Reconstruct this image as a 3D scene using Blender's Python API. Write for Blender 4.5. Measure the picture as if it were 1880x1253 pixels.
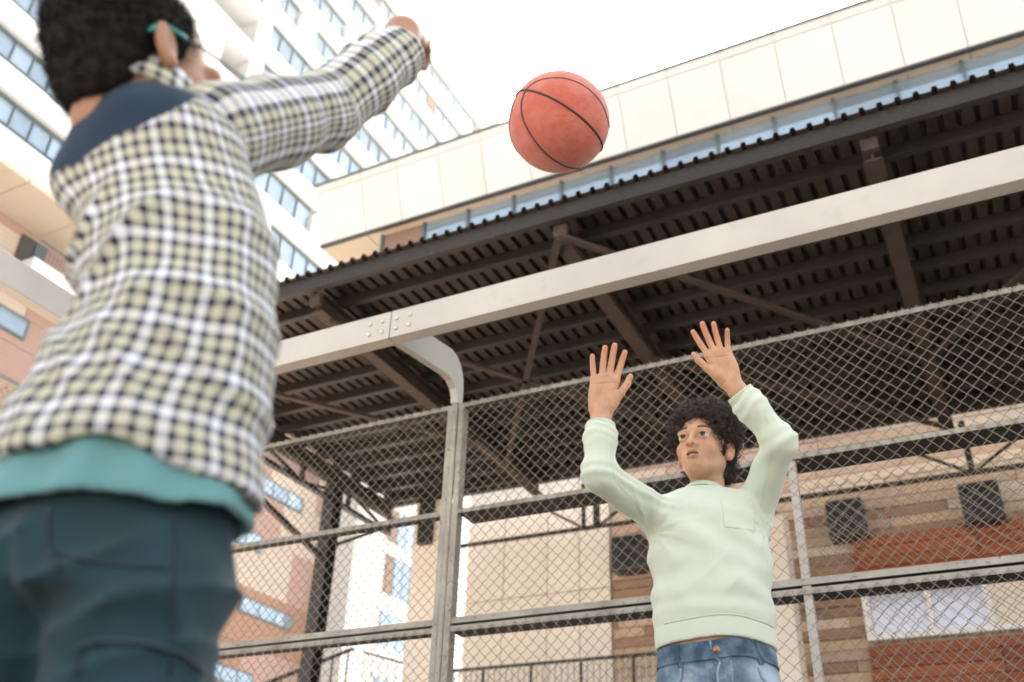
import bpy, bmesh, math, random
import numpy as np
from mathutils import Vector, Matrix
for o in list(bpy.data.objects): bpy.data.objects.remove(o)
sc = bpy.context.scene; col = sc.collection
R = math.radians
# ------------------------------------------------------------------ camera
# world: X runs along the court fence, Y away from the camera towards the canopy, Z up
F_PX, PW, PH = 1790.0, 1880.0, 1253.0
PITCH, ROLL, YAW = R(31.2), R(2.04), R(27.8)
CAM = np.array([0.0, 0.0, 0.40])
HEAD = np.array([-math.sin(YAW), math.cos(YAW), 0.0]); SIDE = np.array([math.cos(YAW), math.sin(YAW), 0.0])
FW = HEAD*math.cos(PITCH)+np.array([0, 0, math.sin(PITCH)])
_u0 = np.cross(SIDE, FW)
RT = SIDE*math.cos(ROLL)+_u0*math.sin(ROLL); UP = _u0*math.cos(ROLL)-SIDE*math.sin(ROLL)
cam = bpy.data.cameras.new('camera'); cam_o = bpy.data.objects.new('camera', cam); col.objects.link(cam_o)
cam.sensor_width = 36.0; cam.lens = F_PX/PW*36.0; cam.clip_start = 0.05; cam.clip_end = 2000
m = Matrix.Identity(4)
for i in range(3):
    m[i][0], m[i][1], m[i][2], m[i][3] = RT[i], UP[i], -FW[i], CAM[i]
cam_o.matrix_world = m
cam.dof.use_dof = True; cam.dof.focus_distance = 2.95; cam.dof.aperture_fstop = 2.8; cam.dof.aperture_blades = 9
sc.camera = cam_o
# ------------------------------------------------------------------ sky, sun, exposure
SUN_DIR = Vector((-0.234, 0.668, 0.707)).normalized()
SUN_EL = math.asin(SUN_DIR.z); SUN_AZ = math.atan2(SUN_DIR.x, SUN_DIR.y)
w = bpy.data.worlds.new('World'); sc.world = w; w.use_nodes = True
nt = w.node_tree; nt.nodes.clear()
sky = nt.nodes.new('ShaderNodeTexSky'); sky.sky_type = 'NISHITA'; sky.sun_disc = False
sky.sun_elevation = SUN_EL; sky.sun_rotation = SUN_AZ; sky.dust_density = 4.0; sky.air_density = 1.0; sky.ozone_density = 1.0
hs = nt.nodes.new('ShaderNodeHueSaturation'); hs.inputs['Saturation'].default_value = 0.22
bg = nt.nodes.new('ShaderNodeBackground'); bg.inputs['Strength'].default_value = 0.06
wo = nt.nodes.new('ShaderNodeOutputWorld')
nt.links.new(sky.outputs[0], hs.inputs['Color']); nt.links.new(hs.outputs[0], bg.inputs['Color']); nt.links.new(bg.outputs[0], wo.inputs['Surface'])
sun = bpy.data.lights.new('sun', 'SUN'); sun.energy = 5.0; sun.angle = R(0.53); sun.color = (1.0, 0.945, 0.87)
sun_o = bpy.data.objects.new('sun', sun); col.objects.link(sun_o); sun_o.location = (0, 0, 80)
sun_o.rotation_euler = (-SUN_DIR).to_track_quat('-Z', 'Y').to_euler()
vs = sc.view_settings; vs.view_transform = 'Standard'; vs.look = 'None'; vs.gamma = 1.0; vs.use_curve_mapping = False
vs.exposure = 3.2
sc.render.engine = 'CYCLES'
cy = sc.cycles; cy.use_denoising = True; cy.max_bounces = 10; cy.diffuse_bounces = 6; cy.glossy_bounces = 4; cy.transparent_max_bounces = 8; cy.caustics_reflective = False; cy.caustics_refractive = False
cy.sample_clamp_indirect = 6.0

# ------------------------------------------------------------------ helpers
rng = random.Random(7)
def ray(px, py): return FW+RT*((px-PW/2)/F_PX)-UP*((py-PH/2)/F_PX)
def on_x(px, py, v): d = ray(px, py); return CAM+d*((v-CAM[0])/d[0])
def on_y(px, py, v): d = ray(px, py); return CAM+d*((v-CAM[1])/d[1])
def on_z(px, py, v): d = ray(px, py); return CAM+d*((v-CAM[2])/d[2])
MATS = {}
def mat(name, c, rough=0.7, metal=0.0, var=0.0, vscale=3.0, bump=0.0, bscale=60.0, c2=None, rnd=0.0, spec=0.5, stretch=None, stain=0.0):
    """procedural Principled material: large soft colour variation, optional second colour, fine bump, per-object random value"""
    m = bpy.data.materials.new(name); m.use_nodes = True; MATS[name] = m
    n = m.node_tree.nodes; l = m.node_tree.links; b = n['Principled BSDF']
    b.inputs['Roughness'].default_value = rough; b.inputs['Metallic'].default_value = metal
    b.inputs['Specular IOR Level'].default_value = spec
    b.inputs['Base Color'].default_value = (*c, 1)
    tc = n.new('ShaderNodeTexCoord'); vec = tc.outputs['Object']
    if stretch:
        mp = n.new('ShaderNodeMapping'); mp.inputs['Scale'].default_value = stretch; l.new(vec, mp.inputs['Vector']); vec = mp.outputs[0]
    out = None
    if var or c2 or stain:
        t = n.new('ShaderNodeTexNoise'); t.inputs['Scale'].default_value = vscale; t.inputs['Detail'].default_value = 6; t.inputs['Roughness'].default_value = 0.6
        l.new(vec, t.inputs['Vector'])
        r = n.new('ShaderNodeValToRGB'); r.color_ramp.elements[0].position = 0.3; r.color_ramp.elements[1].position = 0.7
        lo = [x*(1-var) for x in c]; hi = list(c2) if c2 else [min(1, x*(1+var)) for x in c]
        r.color_ramp.elements[0].color = (*lo, 1); r.color_ramp.elements[1].color = (*hi, 1)
        l.new(t.outputs['Fac'], r.inputs['Fac']); out = r.outputs['Color']
        mr = n.new('ShaderNodeMapRange'); mr.inputs['To Min'].default_value = rough*0.8; mr.inputs['To Max'].default_value = min(1, rough*1.2)
        l.new(t.outputs['Fac'], mr.inputs['Value']); l.new(mr.outputs[0], b.inputs['Roughness'])
    if stain:
        t2 = n.new('ShaderNodeTexNoise'); t2.inputs['Scale'].default_value = vscale*7; t2.inputs['Detail'].default_value = 8; l.new(vec, t2.inputs['Vector'])
        r2 = n.new('ShaderNodeValToRGB'); r2.color_ramp.elements[0].position = 0.60; r2.color_ramp.elements[1].position = 0.72
        l.new(t2.outputs['Fac'], r2.inputs['Fac'])
        mx = n.new('ShaderNodeMixRGB'); mx.inputs['Color2'].default_value = (0.16, 0.075, 0.035, 1)
        ml = n.new('ShaderNodeMath'); ml.operation = 'MULTIPLY'; ml.inputs[1].default_value = stain; l.new(r2.outputs['Color'], ml.inputs[0])
        l.new(ml.outputs[0], mx.inputs['Fac']); l.new(out, mx.inputs['Color1']); out = mx.outputs[0]
    if rnd:
        oi = n.new('ShaderNodeObjectInfo'); mr = n.new('ShaderNodeMapRange'); mr.inputs['To Min'].default_value = 1-rnd; mr.inputs['To Max'].default_value = 1+rnd
        l.new(oi.outputs['Random'], mr.inputs['Value'])
        h = n.new('ShaderNodeHueSaturation'); l.new(mr.outputs[0], h.inputs['Value'])
        if out: l.new(out, h.inputs['Color'])
        else: h.inputs['Color'].default_value = (*c, 1)
        out = h.outputs[0]
    if out: l.new(out, b.inputs['Base Color'])
    if bump:
        t = n.new('ShaderNodeTexNoise'); t.inputs['Scale'].default_value = bscale; t.inputs['Detail'].default_value = 5; l.new(vec, t.inputs['Vector'])
        bp = n.new('ShaderNodeBump'); bp.inputs['Strength'].default_value = bump; bp.inputs['Distance'].default_value = 0.01
        l.new(t.outputs['Fac'], bp.inputs['Height']); l.new(bp.outputs[0], b.inputs['Normal'])
    return m
WL = {}
def put(o, parent=None, loc=(0, 0, 0)):
    """link o at world position loc, under parent (parents are never rotated or scaled)"""
    o.location = loc
    if parent is not None:
        o.parent = parent; o.matrix_parent_inverse = Matrix.Translation(-Vector(WL[parent.name]))
    col.objects.link(o); WL[o.name] = tuple(loc)
    return o
def tag(o, label=None, cat=None, group=None, kind=None):
    if label: o['label'] = label
    if cat: o['category'] = cat
    if group: o['group'] = group
    if kind: o['kind'] = kind
    return o
def thing(name, loc, label, cat, group=None):
    o = bpy.data.objects.new(name, None); o.empty_display_size = 0.1
    put(o, None, loc); return tag(o, label, cat, group)
class MB:
    def __init__(s): s.v = []; s.f = []
    def add(s, vs, fs):
        k = len(s.v); s.v += [tuple(map(float, p)) for p in vs]; s.f += [tuple(i+k for i in f) for f in fs]; return s
    def box(s, a, b):
        x0, y0, z0 = (min(a[i], b[i]) for i in range(3)); x1, y1, z1 = (max(a[i], b[i]) for i in range(3))
        return s.add([(x0,y0,z0),(x1,y0,z0),(x1,y1,z0),(x0,y1,z0),(x0,y0,z1),(x1,y0,z1),(x1,y1,z1),(x0,y1,z1)],
                     [(0,3,2,1),(4,5,6,7),(0,1,5,4),(1,2,6,5),(2,3,7,6),(3,0,4,7)])
    def beam(s, p, q, w, h, up=(0, 0, 1)):
        p, q = Vector(p), Vector(q); d = (q-p).normalized(); sd = d.cross(Vector(up))
        if sd.length < 1e-5: sd = d.cross(Vector((1, 0, 0)))
        sd.normalize(); u = sd.cross(d); a = sd*w/2; b = u*h/2
        return s.add([p-a-b, p+a-b, p+a+b, p-a+b, q-a-b, q+a-b, q+a+b, q-a+b], [(0,1,2,3),(7,6,5,4),(0,4,5,1),(1,5,6,2),(2,6,7,3),(3,7,4,0)])
    def prism(s, poly, ax, t0, t1):
        """poly: 2-D points in the two other axes (in x,y,z order), extruded along axis ax from t0 to t1"""
        n = len(poly)
        def P(a, b, t): c = [a, b]; c.insert(ax, t); return c
        vs = [P(a, b, t0) for a, b in poly]+[P(a, b, t1) for a, b in poly]
        return s.add(vs, [tuple(range(n))[::-1], tuple(range(n, 2*n))]+[(i, (i+1) % n, (i+1) % n+n, i+n) for i in range(n)])
    def tube(s, pts, r, n=8, cap=True):
        pts = [Vector(p) for p in pts]; rr = r if isinstance(r, (list, tuple)) else [r]*len(pts); k = len(s.v); fs = []; vs = []
        prev = None
        for i, p in enumerate(pts):
            d = (pts[min(i+1, len(pts)-1)]-pts[max(i-1, 0)]).normalized()
            if prev is None:
                a = d.orthogonal().normalized()
            else:
                a = (prev-d*prev.dot(d)); a = a.normalized() if a.length > 1e-6 else d.orthogonal().normalized()
            prev = a; b = d.cross(a)
            for j in range(n):
                t = 2*math.pi*j/n; vs.append(p+(a*math.cos(t)+b*math.sin(t))*rr[i])
        for i in range(len(pts)-1):
            for j in range(n):
                fs.append((i*n+j, i*n+(j+1) % n, (i+1)*n+(j+1) % n, (i+1)*n+j))
        if cap: fs += [tuple(range(n))[::-1], tuple(range((len(pts)-1)*n, len(pts)*n))]
        return s.add(vs, fs)
    def mesh(s, name, m=None, smooth=False):
        me = bpy.data.meshes.new(name); me.from_pydata(s.v, [], s.f)
        b = bmesh.new(); b.from_mesh(me); bmesh.ops.recalc_face_normals(b, faces=b.faces); b.to_mesh(me); b.free()
        if smooth: me.polygons.foreach_set('use_smooth', [True]*len(me.polygons))
        if m: me.materials.append(m)
        return me
    def build(s, name, m, parent=None, smooth=False, bevel=0.0):
        o = bpy.data.objects.new(name, s.mesh(name, m, smooth))
        if bevel:
            bv = o.modifiers.new('bevel', 'BEVEL'); bv.width = bevel; bv.segments = 2; bv.limit_method = 'ANGLE'; bv.harden_normals = False
        return put(o, parent)
def piece(name, me, loc, parent, scale=(1, 1, 1), rot=(0, 0, 0)):
    o = bpy.data.objects.new(name, me); o.scale = scale; o.rotation_euler = rot
    return put(o, parent, loc)
def unit_box(name, m, bevel=0.0):
    """a box 1 m on each side about the origin; pieces scale it"""
    return MB().box((-.5, -.5, -.5), (.5, .5, .5)).mesh(name, m)
def box_piece(name, me, a, b, parent):
    c = [(a[i]+b[i])/2 for i in range(3)]; s = [abs(b[i]-a[i]) for i in range(3)]
    return piece(name, me, c, parent, s)
# ------------------------------------------------------------------ materials of the place
GREY_PAINT = mat('grey_paint', (0.485, 0.465, 0.43), 0.45, var=0.10, vscale=1.2, bump=0.05, bscale=70, stain=0.10)
FENCE_STEEL = mat('fence_steel', (0.34, 0.325, 0.28), 0.5, 0.1, var=0.28, vscale=6, bump=0.12, bscale=120, stain=0.75)
WIRE = mat('wire', (0.25, 0.22, 0.17), 0.5, 0.2, var=0.25, vscale=5, stain=0.4)
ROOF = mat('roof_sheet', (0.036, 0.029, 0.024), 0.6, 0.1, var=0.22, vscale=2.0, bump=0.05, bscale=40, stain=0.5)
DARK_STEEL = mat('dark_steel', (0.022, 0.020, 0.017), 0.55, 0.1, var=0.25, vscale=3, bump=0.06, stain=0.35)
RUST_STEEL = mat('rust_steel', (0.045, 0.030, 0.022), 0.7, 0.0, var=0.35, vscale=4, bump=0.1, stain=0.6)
WHITE_WALL = mat('white_facade', (0.60, 0.605, 0.60), 0.6, var=0.04, vscale=0.3)
PANEL = mat('cream_panel', (0.575, 0.59, 0.58), 0.5, var=0.05, vscale=0.9, rnd=0.035)
BEIGE = mat('beige_panel', (0.80, 0.74, 0.65), 0.7, var=0.05, vscale=0.8, bump=0.05, rnd=0.03)
CREAM = mat('cream_soffit', (0.52, 0.445, 0.36), 0.7, var=0.04)
SEAM = mat('seam', (0.30, 0.27, 0.23), 0.8)
GLASS = mat('window_glass', (0.30, 0.385, 0.47), 0.08, 0.55, var=0.12, vscale=0.9, rnd=0.16)
MULLION = mat('mullion', (0.10, 0.14, 0.15), 0.4, 0.3)
BROWN_PANEL = mat('brown_panel', (0.19, 0.13, 0.095), 0.6, rnd=0.2)
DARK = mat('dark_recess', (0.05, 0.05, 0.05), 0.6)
CONCRETE = mat('concrete', (0.30, 0.275, 0.245), 0.9, var=0.15, vscale=0.5, bump=0.2, bscale=25)
PAVING = mat('terracotta_paving', (0.64, 0.49, 0.38), 0.9, var=0.15, vscale=0.6, bump=0.2, bscale=25)
COURT = mat('court_surface', (0.17, 0.15, 0.13), 0.9, var=0.12, vscale=0.8, bump=0.3, bscale=160)
def wood(name, c, rnd=0.09): return mat(name, c, 0.65, var=0.3, vscale=2.5, stretch=(0.8, 1, 5), rnd=rnd, bump=0.1, bscale=14)
WOOD = [wood('wood_tan', (0.54, 0.385, 0.265)), wood('wood_cream', (0.63, 0.505, 0.385)), wood('wood_pink', (0.53, 0.37, 0.285)), wood('wood_brown', (0.335, 0.20, 0.125)), wood('wood_rust', (0.25, 0.066, 0.022), 0.22)]
def brick_mat(name, c):
    m = mat(name, c, 0.8, var=0.08, vscale=1.0, rnd=0.06)
    n = m.node_tree.nodes; l = m.node_tree.links; b = n['Principled BSDF']
    tc = n.new('ShaderNodeNewGeometry'); sp = n.new('ShaderNodeSeparateXYZ'); l.new(tc.outputs['Position'], sp.inputs[0])
    f = n.new('ShaderNodeMath'); f.operation = 'MULTIPLY'; f.inputs[1].default_value = 5.0; l.new(sp.outputs['Z'], f.inputs[0])
    g = n.new('ShaderNodeMath'); g.operation = 'FRACT'; l.new(f.outputs[0], g.inputs[0])
    rr = n.new('ShaderNodeValToRGB'); rr.color_ramp.elements[0].position = 0.0; rr.color_ramp.elements[0].color = (0, 0, 0, 1); rr.color_ramp.elements[1].position = 0.2
    l.new(g.outputs[0], rr.inputs['Fac'])
    bp = n.new('ShaderNodeBump'); bp.inputs['Strength'].default_value = 0.6; bp.inputs['Distance'].default_value = 0.03
    l.new(rr.outputs['Color'], bp.inputs['Height']); l.new(bp.outputs[0], b.inputs['Normal'])
    return m
CLAD = [brick_mat('clad_pink', (0.33, 0.22, 0.19)), brick_mat('clad_cream', (0.44, 0.37, 0.315)), brick_mat('clad_mauve', (0.20, 0.132, 0.122)), brick_mat('clad_orange', (0.30, 0.175, 0.12))]
BOX = {}
def bx(m):
    if m.name not in BOX: BOX[m.name] = unit_box(m.name+'_block', m)
    return BOX[m.name]
def bp_(name, m, a, b, parent): return box_piece(name, bx(m), a, b, parent)

# ------------------------------------------------------------------ the ground
tag(MB().add([(-400, -400, 0), (400, -400, 0), (400, 600, 0), (-400, 600, 0)], [(0, 1, 2, 3)]).build('ground', CONCRETE), kind='structure')
tag(MB().add([(-30, -8, .004), (-5.45, -8, .004), (-5.45, 12.5, .004), (-30, 12.5, .004)], [(0, 1, 2, 3)]).build('paving', PAVING), kind='structure')
tag(MB().add([(-5.4, -12, .004), (14, -12, .004), (14, 4.8, .004), (-5.4, 4.8, .004)], [(0, 1, 2, 3)]).build('court_surface', COURT), kind='structure')

# ------------------------------------------------------------------ apartment tower (white, ribbon windows)
TX = -30.0
tw = thing('apartment_tower', (TX, 40, 0), 'tall white apartment tower with slanting rows of pale blue ribbon windows', 'tower')
MB().box((TX-16, 26.3, 24.5), (TX-0.45, 53.2, 57.41)).build('wall', WHITE_WALL, tw)
MB().box((TX-16, 40.6, 0), (TX-0.45, 53.2, 24.5)).build('wall', WHITE_WALL, tw)
rows = [31.6+3.06*k for k in range(-1, 9)]
breaks = {0: [31.0, 43.0], 1: [29.0, 45.5], 2: [33.5, 48.0], 3: [36.9], 4: [31.5, 46.0], 5: [34.0], 6: [29.6, 43.8], 7: [33.6, 47.6], 8: [36.5], 9: [40.2]}
WH = 1.80
for k, zt in enumerate(rows):
    zb = zt-WH; znext = rows[k+1]-WH if k+1 < len(rows) else 57.41
    MB().box((TX-0.5, 26.3, zt), (TX, 53.2, znext)).build('spandrel', WHITE_WALL, tw, bevel=0.06)
    segs = []; y = 26.9
    for b in breaks[k]: segs.append((y, b-0.75)); y = b+0.75
    segs.append((y, 52.9))
    MB().box((TX-0.5, 26.3, zb), (TX, 26.9, zt)).build('pier', WHITE_WALL, tw)
    MB().box((TX-0.5, 52.9, zb), (TX, 53.2, zt)).build('pier', WHITE_WALL, tw)
    for b in breaks[k]:
        s = 0.75
        MB().prism([(b-s, zb), (b+s*0.5, zb), (b+s, zb+0.35), (b+s, zt), (b-s*0.4, zt), (b-s, zt-0.45)], 0, TX-0.5, TX-0.002).build('pier', WHITE_WALL, tw, bevel=0.05)
    for (a, b) in segs:
        n = max(1, round((b-a)/1.12)); st = (b-a)/n
        for i in range(n):
            ya, yb = a+i*st, a+(i+1)*st
            brown = rng.random() < 0.06
            pm = BROWN_PANEL if brown else GLASS
            bp_('panel' if brown else 'pane', pm, (TX-0.40, ya+0.03, zb), (TX-0.33+(0.06 if brown else rng.uniform(-.01, .01)), yb-0.03, zt), tw)
            if i: bp_('mullion', MULLION, (TX-0.42, ya-0.035, zb), (TX-0.26, ya+0.035, zt), tw)
        bp_('mullion', MULLION, (TX-0.42, a, zt-0.12), (TX-0.25, b, zt-0.002), tw)
# lower white block of the tower seen beneath the canopy
for i, (za, zb) in enumerate([(13.2, 15.0), (16.0, 18.2), (18.9, 20.9), (9.8, 11.6), (6.6, 8.4)]):
    for j in range(4):
        ya = 43.6+j*0.85
        bp_('panel' if (j == 0 and i in (1, 2)) else 'pane', BROWN_PANEL if (j == 0 and i in (1, 2)) else GLASS, (TX-0.40, ya, za), (TX-0.36, ya+0.78, zb), tw)
    MB().box((TX-0.5, 43.35, za-0.1), (TX-0.30, 47.1, za-0.002)).build('sill', WHITE_WALL, tw)
    MB().box((TX-0.5, 43.35, zb+0.002), (TX-0.30, 47.1, zb+0.1)).build('lintel', WHITE_WALL, tw)
# curved roof overhang
oy = [26.0, 32.0, 36.0, 40.5, 44.6, 48.3, 51.4, 53.0, 53.9]; ox = [0.02, 0.03, 0.10, 0.55, 0.98, 0.85, 0.45, 0.12, -0.3]
yy_ = np.linspace(26.0, 53.9, 40); xx_ = np.interp(yy_, oy, ox); xx_ = np.convolve(np.pad(xx_, 2, 'edge'), np.ones(5)/5, 'valid')
ov = [(TX-1.0, 26.0)]+[(TX+a, b) for a, b in zip(xx_, yy_)]+[(TX-1.0, 53.9)]
MB().prism(ov, 2, 57.42, 58.1).build('roof_overhang', CREAM, tw)
MB().prism([(x+0.06 if x > TX-0.9 else x, y) for x, y in ov], 2, 58.102, 58.7).build('parapet', WHITE_WALL, tw)

# ------------------------------------------------------------------ loggia wing, ribbon wing, clad podium at the left
lw = thing('loggia_wing', (TX, 23, 0), 'white apartment wing with deep loggias rising beside the tall tower', 'building')
MB().box((TX-16, 20.2, 24.5), (TX-1.9, 26.25, 62)).build('wall', WHITE_WALL, lw)
def front(y0, y1, z0, z1): MB().box((TX-1.9, y0, z0), (TX+0.02, y1, z1)).build('facade_block', WHITE_WALL, lw)
front(20.2, 26.25, 24.5, 34.4); front(20.2, 21.6, 34.4, 62)
front(25.9, 26.25, 34.4, 62)
for i in range(8):
    z0 = 34.4+3.1*i
    front(21.6, 25.9, z0-0.001+2.15, z0+3.1)
    bp_('glazing', GLASS, (TX-1.9, 21.7, z0+0.2), (TX-1.8, 25.8, z0+2.1), lw)
    if i % 2: front(21.6, 24.0, z0, z0+2.149)
    bp_('door', DARK, (TX-1.8, 24.3, z0+0.02), (TX-1.72, 25.1, z0+1.7), lw)
    bp_('balustrade', WHITE_WALL, (TX-0.1, 21.62, z0), (TX-0.02, 25.88, z0+0.25), lw)
rw = thing('ribbon_window_wing', (TX, 12, 0), 'white low wing with wide blue ribbon windows over a cream soffit', 'building')
MB().box((TX-16, 4, 24.5), (TX-0.5, 20.15, 36)).build('wall', WHITE_WALL, rw)
for z0, z1 in ((24.5, 25.75), (27.28, 28.42), (29.95, 31.1), (32.6, 33.8)):
    MB().box((TX-0.6, 4, z0), (TX, 20.15, z1)).build('spandrel', WHITE_WALL, rw, bevel=0.05)
for z0, z1 in ((25.75, 27.28), (28.42, 29.95), (31.1, 32.6)):
    MB().box((TX-0.6, 19.2, z0), (TX-0.003, 20.15, z1)).build('pier', WHITE_WALL, rw)
    for i in range(17):
        ya = 4.0+i*0.894
        bp_('pane', GLASS, (TX-0.45, ya+0.03, z0+0.42), (TX-0.38, ya+0.864, z1), rw)
        bp_('pane', GLASS, (TX-0.45, ya+0.03, z0), (TX-0.38, ya+0.864, z0+0.36), rw)
        bp_('mullion', MULLION, (TX-0.46, ya-0.03, z0), (TX-0.30, ya+0.03, z1), rw)
    bp_('mullion', MULLION, (TX-0.46, 4, z0+0.36), (TX-0.32, 19.2, z0+0.42), rw)
    bp_('mullion', MULLION, (TX-0.46, 4, z1-0.13), (TX-0.28, 19.2, z1-0.003), rw)
for i in range(9):
    MB().box((TX-3.2, 4+i*2.6+0.02, 24.30), (TX-0.02, 4+(i+1)*2.6-0.02, 24.495)).build('soffit_panel', CREAM, rw)
PX = -32.6
pod = thing('clad_apartment_block', (PX, 25, 0), 'lower apartment block clad in pink, cream and brown horizontal boards', 'building')
MB().box((PX-12, 2, 0), (PX-0.12, 43.4, 24.29)).build('wall', CLAD[2], pod)
wins = [(34.7, 38.4, 19.1, 19.75), (31.0, 35.8, 16.1, 16.75), (35.1, 38.9, 13.05, 13.62), (33.5, 36.7, 9.75, 10.3), (19.0, 20.35, 19.85, 20.55), (10.5, 13.0, 13.05, 13.6), (22.0, 25.0, 13.05, 13.6), (22.5, 26, 16.1, 16.7)]
zz = 0.0; pi = 0
rp = random.Random(5)
levels = [0]
while levels[-1] < 24.2: levels.append(round(levels[-1]+rp.choice([1.3, 1.9, 2.6]), 2))
levels[-1] = 24.28
for j in range(len(levels)-1):
    y = 2.0; last = -1
    while y < 43.3:
        ln = rp.choice([3.9, 5.2, 7.8]); y2 = min(43.4, y+ln)
        if 43.4-y2 < 1: y2 = 43.4
        wts = [6, 4, 2, 1] if levels[j] > 13.5 else [5, 1, 4, 4]
        c = rp.choices(range(4), wts)[0]
        if c == last: c = (c+1) % 2
        last = c
        bp_('cladding_panel', CLAD[c], (PX-0.12, y+0.012, levels[j]+0.012), (PX+rp.uniform(-.008, .008), y2-0.012, levels[j+1]-0.012), pod)
        y = y2
for (y0, y1, z0, z1) in wins:
    f = MB().box((PX-0.1, y0-0.1, z0-0.1), (PX+0.08, y1+0.1, z1+0.1)).build('window_frame', MULLION, pod)
    n = max(1, round((y1-y0)/1.15)); st = (y1-y0)/n
    for i in range(n): bp_('pane', GLASS, (PX+0.05, y0+i*st+0.05, z0), (PX+0.11, y0+(i+1)*st-0.05, z1), f)
bp_('door', DARK, (PX+0.02, 18.95, 22.25), (PX+0.1, 19.55, 24.0), pod); bp_('door', MULLION, (PX+0.02, 19.6, 22.25), (PX+0.12, 20.1, 24.0), pod)
MB().box((PX, 18.6, 21.5), (PX+1.9, 24, 22.1)).build('balcony_slab', WHITE_WALL, pod, bevel=0.04)
for i in range(30): bp_('baluster', MULLION, (PX+1.8, 18.7+i*0.18, 22.1), (PX+1.82, 18.72+i*0.18, 22.95), pod)
bp_('handrail', MULLION, (PX+1.78, 18.65, 22.95), (PX+1.84, 24, 23.0), pod)

# ------------------------------------------------------------------ hall behind the canopy: clad lower wall, white leaning upper storey
hall = thing('sports_hall', (0, 14, 0), 'long hall with wood clad wall and leaning white panelled upper storey', 'building')
MB().box((-8.05, 14.12, 0), (12, 27, 9.5)).build('wall', CONCRETE, hall)
# beige rendered panels
for i, (xa, xb) in enumerate([(-8.05, -7.35), (-7.35, -6.55), (-6.55, -5.99), (-5.99, -5.47)]):
    for j, (za, zb) in enumerate([(0, 2.3), (2.3, 5.02), (5.02, 7.6), (7.6, 9.5)]):
        bp_('facade_panel', BEIGE, (xa+0.008, 13.93, za+0.008), (xb-0.008, 14.12, zb-0.008), hall)
# wood boards
rw_ = random.Random(11)
z = 2.9; r_ = 0
while z < 8.6:
    h = 0.148; x = -5.47+rw_.uniform(-1.6, 0)
    while x < 4.0:
        x2 = x+rw_.choice([1.2, 1.9, 2.4])
        xa, xb = max(x, -5.46), min(x2, 4.0)
        if xb-xa > 0.08:
            lowz = z < 5.2
            if lowz: c = rw_.choices(range(4), [2, 1, 2, 6])[0]
            elif z < 6.0: c = rw_.choices(range(4), [4, 3, 3, 2])[0]
            else: c = rw_.choices(range(4), [3, 5, 3, 0])[0]
            bp_('plank', WOOD[c], (xa+0.006, 13.99+rw_.uniform(-.008, .008), z+0.008), (xb-0.006, 14.12, z+h-0.004), hall)
        x = x2
    z += h; r_ += 1
# rust boarded bay with window
for j in range(16):
    za = 2.9+j*0.148
    for (xa, xb) in ((-1.80, -0.2), (-0.2, 1.6), (1.6, 3.2)):
        if 3.85 < za+0.1 < 4.55 and xa < 1.3: continue
        if za > 5.22: continue
        bp_('plank', WOOD[4], (xa+0.006, 13.84+rw_.uniform(-.006, .006), za+0.008), (xb-0.006, 13.975, za+0.144), hall)
wn = thing('strip_window', (0, 13.9, 3.9), 'white framed sliding window in the rust boarded bay', 'window')
FRAME_W = mat('white_frame', (0.78, 0.77, 0.74), 0.4)
for a, b in (((-1.78, 13.78, 3.84), (1.6, 13.97, 3.91)), ((-1.78, 13.78, 4.46), (1.6, 13.97, 4.53)), ((-1.78, 13.78, 3.911), (-1.69, 13.97, 4.459)), ((-0.98, 13.79, 3.911), (-0.91, 13.96, 4.459)), ((-0.28, 13.79, 3.911), (-0.20, 13.96, 4.459)), ((0.6, 13.79, 3.911), (0.67, 13.96, 4.459))):
    bp_('frame', FRAME_W, a, b, wn)
GLASS_V = mat('violet_glass', (0.50, 0.50, 0.55), 0.12, 0.35, var=0.08)
CURT = mat('curtain', (0.75, 0.68, 0.58), 0.9, var=0.05)
for xa, xb, m_ in ((-1.69, -0.98, GLASS_V), (-0.91, -0.28, GLASS_V), (-0.20, 0.6, CURT), (0.67, 1.6, GLASS_V)): bp_('pane', m_, (xa, 13.85, 3.911), (xb, 13.88, 4.459), wn)
# upper storey
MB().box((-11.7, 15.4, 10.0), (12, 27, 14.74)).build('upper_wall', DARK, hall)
for i in range(20):
    xa = -11.65+i*1.18
    m_ = GLASS if i > 0 else BROWN_PANEL
    bp_('pane', m_, (xa+0.03, 15.25, 12.6), (xa+1.15, 15.35, 14.72), hall)
    bp_('mullion', MULLION, (xa-0.03, 15.18, 12.6), (xa+0.03, 15.39, 14.74), hall)
for i in ():
    xa = -11.65+i*1.18
    for u in (0.25, 0.8): bp_('window_frame', FRAME_W, (xa+u, 15.2, 12.7), (xa+u+0.09, 15.26, 14.5), hall)
    bp_('window_frame', FRAME_W, (xa+0.341, 15.2, 14.40), (xa+0.80, 15.26, 14.5), hall)
zb, yb, ztop, ytop = 14.75, 15.0, 16.22, 14.465
xs = [-13.35, -12.0, -10.97, -9.82, -8.68, -7.54, -6.40, -5.27, -4.15, -3.02, -1.88, -0.75, 0.38, 1.5, 2.6, 3.7, 4.8, 6.0, 7.2]
MB().prism([(yb+0.03, zb+0.01), (ytop+0.03, ztop), (26.9, ztop), (26.9, zb+0.01)], 0, -13.33, 11.9).build('upper_storey', WHITE_WALL, hall)
for i in range(len(xs)-1):
    def pt(t, off): return (yb+(ytop-yb)*t-off, zb+(ztop-zb)*t)
    for t0, t1 in ((0.0, 0.87), (0.885, 1.0)):
        a, b = pt(t0, 0), pt(t1, 0)
        MB().prism([(a[0], a[1]), (b[0], b[1]), (b[0]+0.035, b[1]+0.004), (a[0]+0.035, a[1]+0.004)], 0, xs[i]+0.012, xs[i+1]-0.012).build('facade_panel', PANEL, hall)
MB().box((-13.38, ytop-0.06, ztop+0.004), (11.9, ytop+0.5, ztop+0.028)).build('roof_edge', MULLION, hall)
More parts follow.
